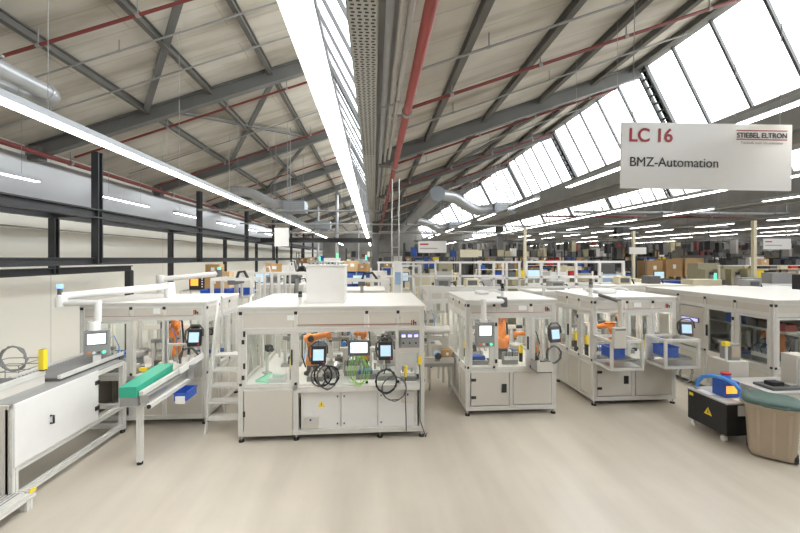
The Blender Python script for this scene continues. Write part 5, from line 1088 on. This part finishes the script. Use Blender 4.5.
# tall stores packed with small goods closing the view over the machine roofs
stores = [(-1.2,36,'beyond the black beam',2.8), (2.9,22.6,'behind the grey cabinet',2.2), (7.4,22.8,'beyond the white bench',2.6), (10.6,24.6,'under the middle light rows',2.4), (14.6,25.3,'behind the dark rack',2.6), (18.2,25.4,'behind the pallet boxes',2.6), (21.8,28.6,'behind the cream bench',2.6), (26.5,28.5,'far out on the far side',3.2), (12.0,31.0,'far back in the middle bay',3.2), (5.2,30.4,'below the round duct end',2.6)]
pal = ['black','grey_dark','card','cream','black','khaki','grey_dark','black','grey','grey_dark','red_pipe_dull','white','khaki','blue']
pn = {'black':'black','grey_dark':'dark grey','card':'brown','cream':'cream','blue':'blue','khaki':'khaki','card_pale':'pale brown','red_pipe_dull':'dark red','white':'white','grey':'grey'}
proto = {}
for i, (x, y, wh, w) in enumerate(stores):
    rack('tall packed store rack '+wh, x, y, w, .9, 3.9, [1.7,2.4,3.1], 'black_steel', 0, 'grey_dark')
    r_ = random.Random(i*3+1)
    for z, zn in ((1.7,'lowest'),(2.4,'second'),(3.1,'top')):
        n = 6
        for j in range(n):
            kk = r_.choice(pal); sc = r_.uniform(.5,1.15); sx = r_.uniform(.45,.95)*w/n/.46; wj = w/n
            lab = '%s boxes on the %s shelf of the store %s' % (pn[kk], zn, wh); lb = '%s box on the %s shelf of the store %s' % (pn[kk], zn, wh)
            px = x-w/2+wj*(j+.5)
            if kk not in proto:
                t = thing('goods_box', lb, 'box', (px,y-.1,z), lab); MB().box(-.22,.22,-.28,.28,0,.45,kk).build('box_body', t, local=True); MB().box(-.23,.23,-.29,.29,.45,.48,kk).build('box_lid', t, local=True); proto[kk] = t
            else: t = dup(proto[kk], (px,y-.1,z), lb, None, lab)
            t.scale = (sx, 1, sc)

for i, (x, y, za, zb_, r, n) in enumerate(((-2.6,27,3.0,5.6,.12,'thicker grey down pipe far behind the heater boxes'), (-4.2,29,2.6,5.9,.09,'thinner grey down pipe far behind the heater boxes'), (-.9,22.5,2.9,5.4,.035,'thin pale riser beside the centre light line'))):
    t = pipe(n, (x,y,za), (x,y,roof_at(x)), r, 'duct', 0, 'duct', 'down_pipe'); MB().box(x-.25,x+.25,y-.25,y+.25,za-.5,za,'duct_box').build('pipe_hood', t); MB().bar((x,y,0),(x,y,za-.5),.08,.08,'alu').build('support_leg', t)
for i, (x, y, w, h, k, n) in enumerate(((-.9,26,1.2,2.9,'grey_panel','pale grey processing unit beneath the down pipes'), (-2.8,25,1.4,3.0,'white','white processing unit beneath the down pipes'), (-4.3,28,1.2,2.8,'grey','grey processing unit near the end of the wall side aisle'))):
    t = thing('machine_tool', n, 'machine', (x,y,0)); MB().box(x-w/2,x+w/2,y-.6,y+.6,0,h*.6,k).box(x-w*.3,x+w*.4,y-.4,y+.6,h*.6,h,k).build('machine_base', t, bev=.02); MB().box(x-w*.2,x+w*.25,y-.42,y-.4,h*.66,h*.92,'grey_dark').build('machine_window', t); MB().cyl((x+w*.3,y,h),(x+w*.3,y,h+.3),.05,'lamp_green',8).build('signal_lamp', t)

# denser equipment between the first and the third row
def tool_stand(label, x, y, h, k, k2):
    t = thing('tool_stand', label, 'tool stand', (x,y,0)); b = MB()
    for xx in (-.28,.28): MB().bar((x+xx,y,0),(x+xx,y,h),.05,.05,'alu').build('upright', t)
    MB().box(x-.3,x+.3,y-.02,y+.02,h*.5,h-.06,k).build('tool_board', t); r_ = random.Random(int(x*100)+int(y*10))
    for i in range(5): xx = x-.24+.11*i; z = h*.55+r_.uniform(0,h*.25); MB().box(xx,xx+r_.uniform(.04,.1),y-.12,y-.02,z,z+r_.uniform(.08,.25),r_.choice([k2,'grey_dark','steel'])).build('hanging_tool', t)
def screen_stand(label, x, y, h, k='white'):
    t = thing('monitor_stand', label, 'monitor', (x,y,0)); MB().bar((x,y,0.03),(x,y,h),.06,.06,'alu').build('stand_pole', t); MB().box(x-.2,x+.2,y-.2,y+.2,0,.03,'grey').build('foot_plate', t)
    MB().box(x-.24,x+.24,y-.05,y-.02,h-.3,h+.02,'black').build('monitor', t); MB().box(x-.22,x+.22,y-.053,y-.05,h-.28,h,'screen_dim').build('screen', t); MB().box(x-.22,x+.22,y-.25,y-.02,h-.55,h-.52,k).build('keyboard_shelf', t)
def gantry(label, x, y, w, d, h, k):
    t = thing('handling_gantry', label, 'gantry', (x,y,0))
    for xx in (x-w/2,x+w/2):
        for yy in (y-d/2,y+d/2): MB().bar((xx,yy,0),(xx,yy,h),.06,.06,k).build('gantry_post', t)
    MB().bar((x-w/2,y-d/2,h),(x+w/2,y-d/2,h),.07,.07,k).bar((x-w/2,y+d/2,h),(x+w/2,y+d/2,h),.07,.07,k).bar((x-w/2,y-d/2,h),(x-w/2,y+d/2,h),.07,.07,k).bar((x+w/2,y-d/2,h),(x+w/2,y+d/2,h),.07,.07,k).build('top_frame', t)
    o = MB().box(x-.08,x+.08,y-d/2-.06,y+d/2,h-.12,h-.02,'grey_dark').build('carriage', t); MB().box(x-.04,x+.04,y-.06,y+.02,h-.8,h-.1,'steel').build('lift_axis', o)
    MB().tube([(x+w*.3,y,h),(x+w*.2,y,h+.18),(x+.05,y,h+.16),(x,y,h)],.035,'black',6).build('cable_chain', t)
tool_stand('cream tool board stand behind the first tall safety frame', 1.6, 12.5, 2.55, 'cream', 'yellow'); tool_stand('grey tool board stand with red tools behind the tall safety frames', 2.4, 12.9, 2.6, 'grey_panel', 'red')
tool_stand('dark tool board stand behind the tall safety frames', 3.1, 12.6, 2.5, 'grey_dark', 'blue'); tool_stand('white tool board stand with blue tools behind the long safety frame', 6.1, 12.2, 2.6, 'white', 'blue'); tool_stand('khaki tool board stand behind the long safety frame', 7.1, 12.4, 2.55, 'khaki', 'orange')
tool_stand('blue tool board stand beside the long white safety frame', 8.3, 12.9, 2.5, 'blue_pale', 'black'); tool_stand('dark tool board stand in the aisle behind the widest cell', -1.5, 12.8, 2.5, 'grey_dark', 'orange')
screen_stand('monitor on a pole behind the first tall safety frame', .95, 13.0, 2.5); screen_stand('monitor on a pole behind the long safety frame', 5.3, 12.3, 2.6); screen_stand('monitor on a pole in the aisle behind the widest cell', -.5, 13.2, 2.4)
screen_stand('monitor on a pole under the long white shelf', 12.4, 15.8, 2.4, 'cream'); screen_stand('monitor on a pole behind the step ladder', -3.6, 12.6, 2.5)
gantry('aluminium gantry above the second row behind the widest cell', -.3, 9.6, 1.3, .7, 2.45, 'alu')
gantry('white gantry standing behind the gap beside the upright robot cell', 1.2, 12.6-.2, .6, .4, 2.75, 'white'); gantry('aluminium gantry by the step ladder behind the widest cell', -2.0, 10.1, .8, .6, 2.6, 'alu'); gantry('aluminium gantry behind the conveyor cell roof', -3.3, 9.4, .9, .6, 2.5, 'alu')
for i, (x, y, z, k, n) in enumerate(((-3.0,11.6,2.25,'grey','grey switch box on the roof of the cell nearest the step ladder'), (-2.4,11.5,2.25,'black','black fan box on the roof of the cell nearest the step ladder'), (2.0,11.0,2.15,'grey','grey switch box on the second row roof behind the upright robot cell'), (2.9,11.2,2.15,'cream','cream fan box on the second row roof behind the upright robot cell'), (5.2,10.6,2.1,'grey','grey switch box on the second row roof behind the bin frame cell'), (7.6,11.2,2.2,'cream','cream fan box on the roof behind the long dark cell'), (8.7,11.4,2.2,'grey_dark','dark switch box on the roof behind the long dark cell'), (11.5,10.9,2.1,'grey','grey switch box on the farther roof beyond the long dark cell'))):
    t = thing('roof_unit', n, 'roof unit', (x,y,z)); MB().box(x-.2,x+.2,y-.16,y+.16,z,z+.24,k).build('unit_body', t, bev=.01); MB().box(x-.14,x+.14,y-.17,y-.16,z+.05,z+.19,'grey_dark').build('vent_plate', t); MB().tube([(x+.2,y,z+.12),(x+.34,y,z+.14),(x+.4,y,z+.01)],.02,'black',6).build('unit_cable', t)
for i, (kd, lb, xx, yy, rz_, sc) in enumerate((
 ('axis','linear axis with dark carriage right behind the wide touch screen',-.3,7.0,0,.8), ('press','press station behind the third cabinet of the widest cell',.25,7.5,0,1.2), ('nest','black cylinder clamping fixture below the pendant by the violet displays',.2,6.62,0,.7), ('camera','black camera on a stand at the back of the widest cell',-.9,8.2,0,1.3),
 ('press','press station between the two robots of the widest cell',-.68,7.45,0,1.2), ('axis','linear axis with dark carriage at the far side of the widest cell',.35,8.3,0,.9))): station(kd, lb, (xx,yy,.9), rz_, sc)
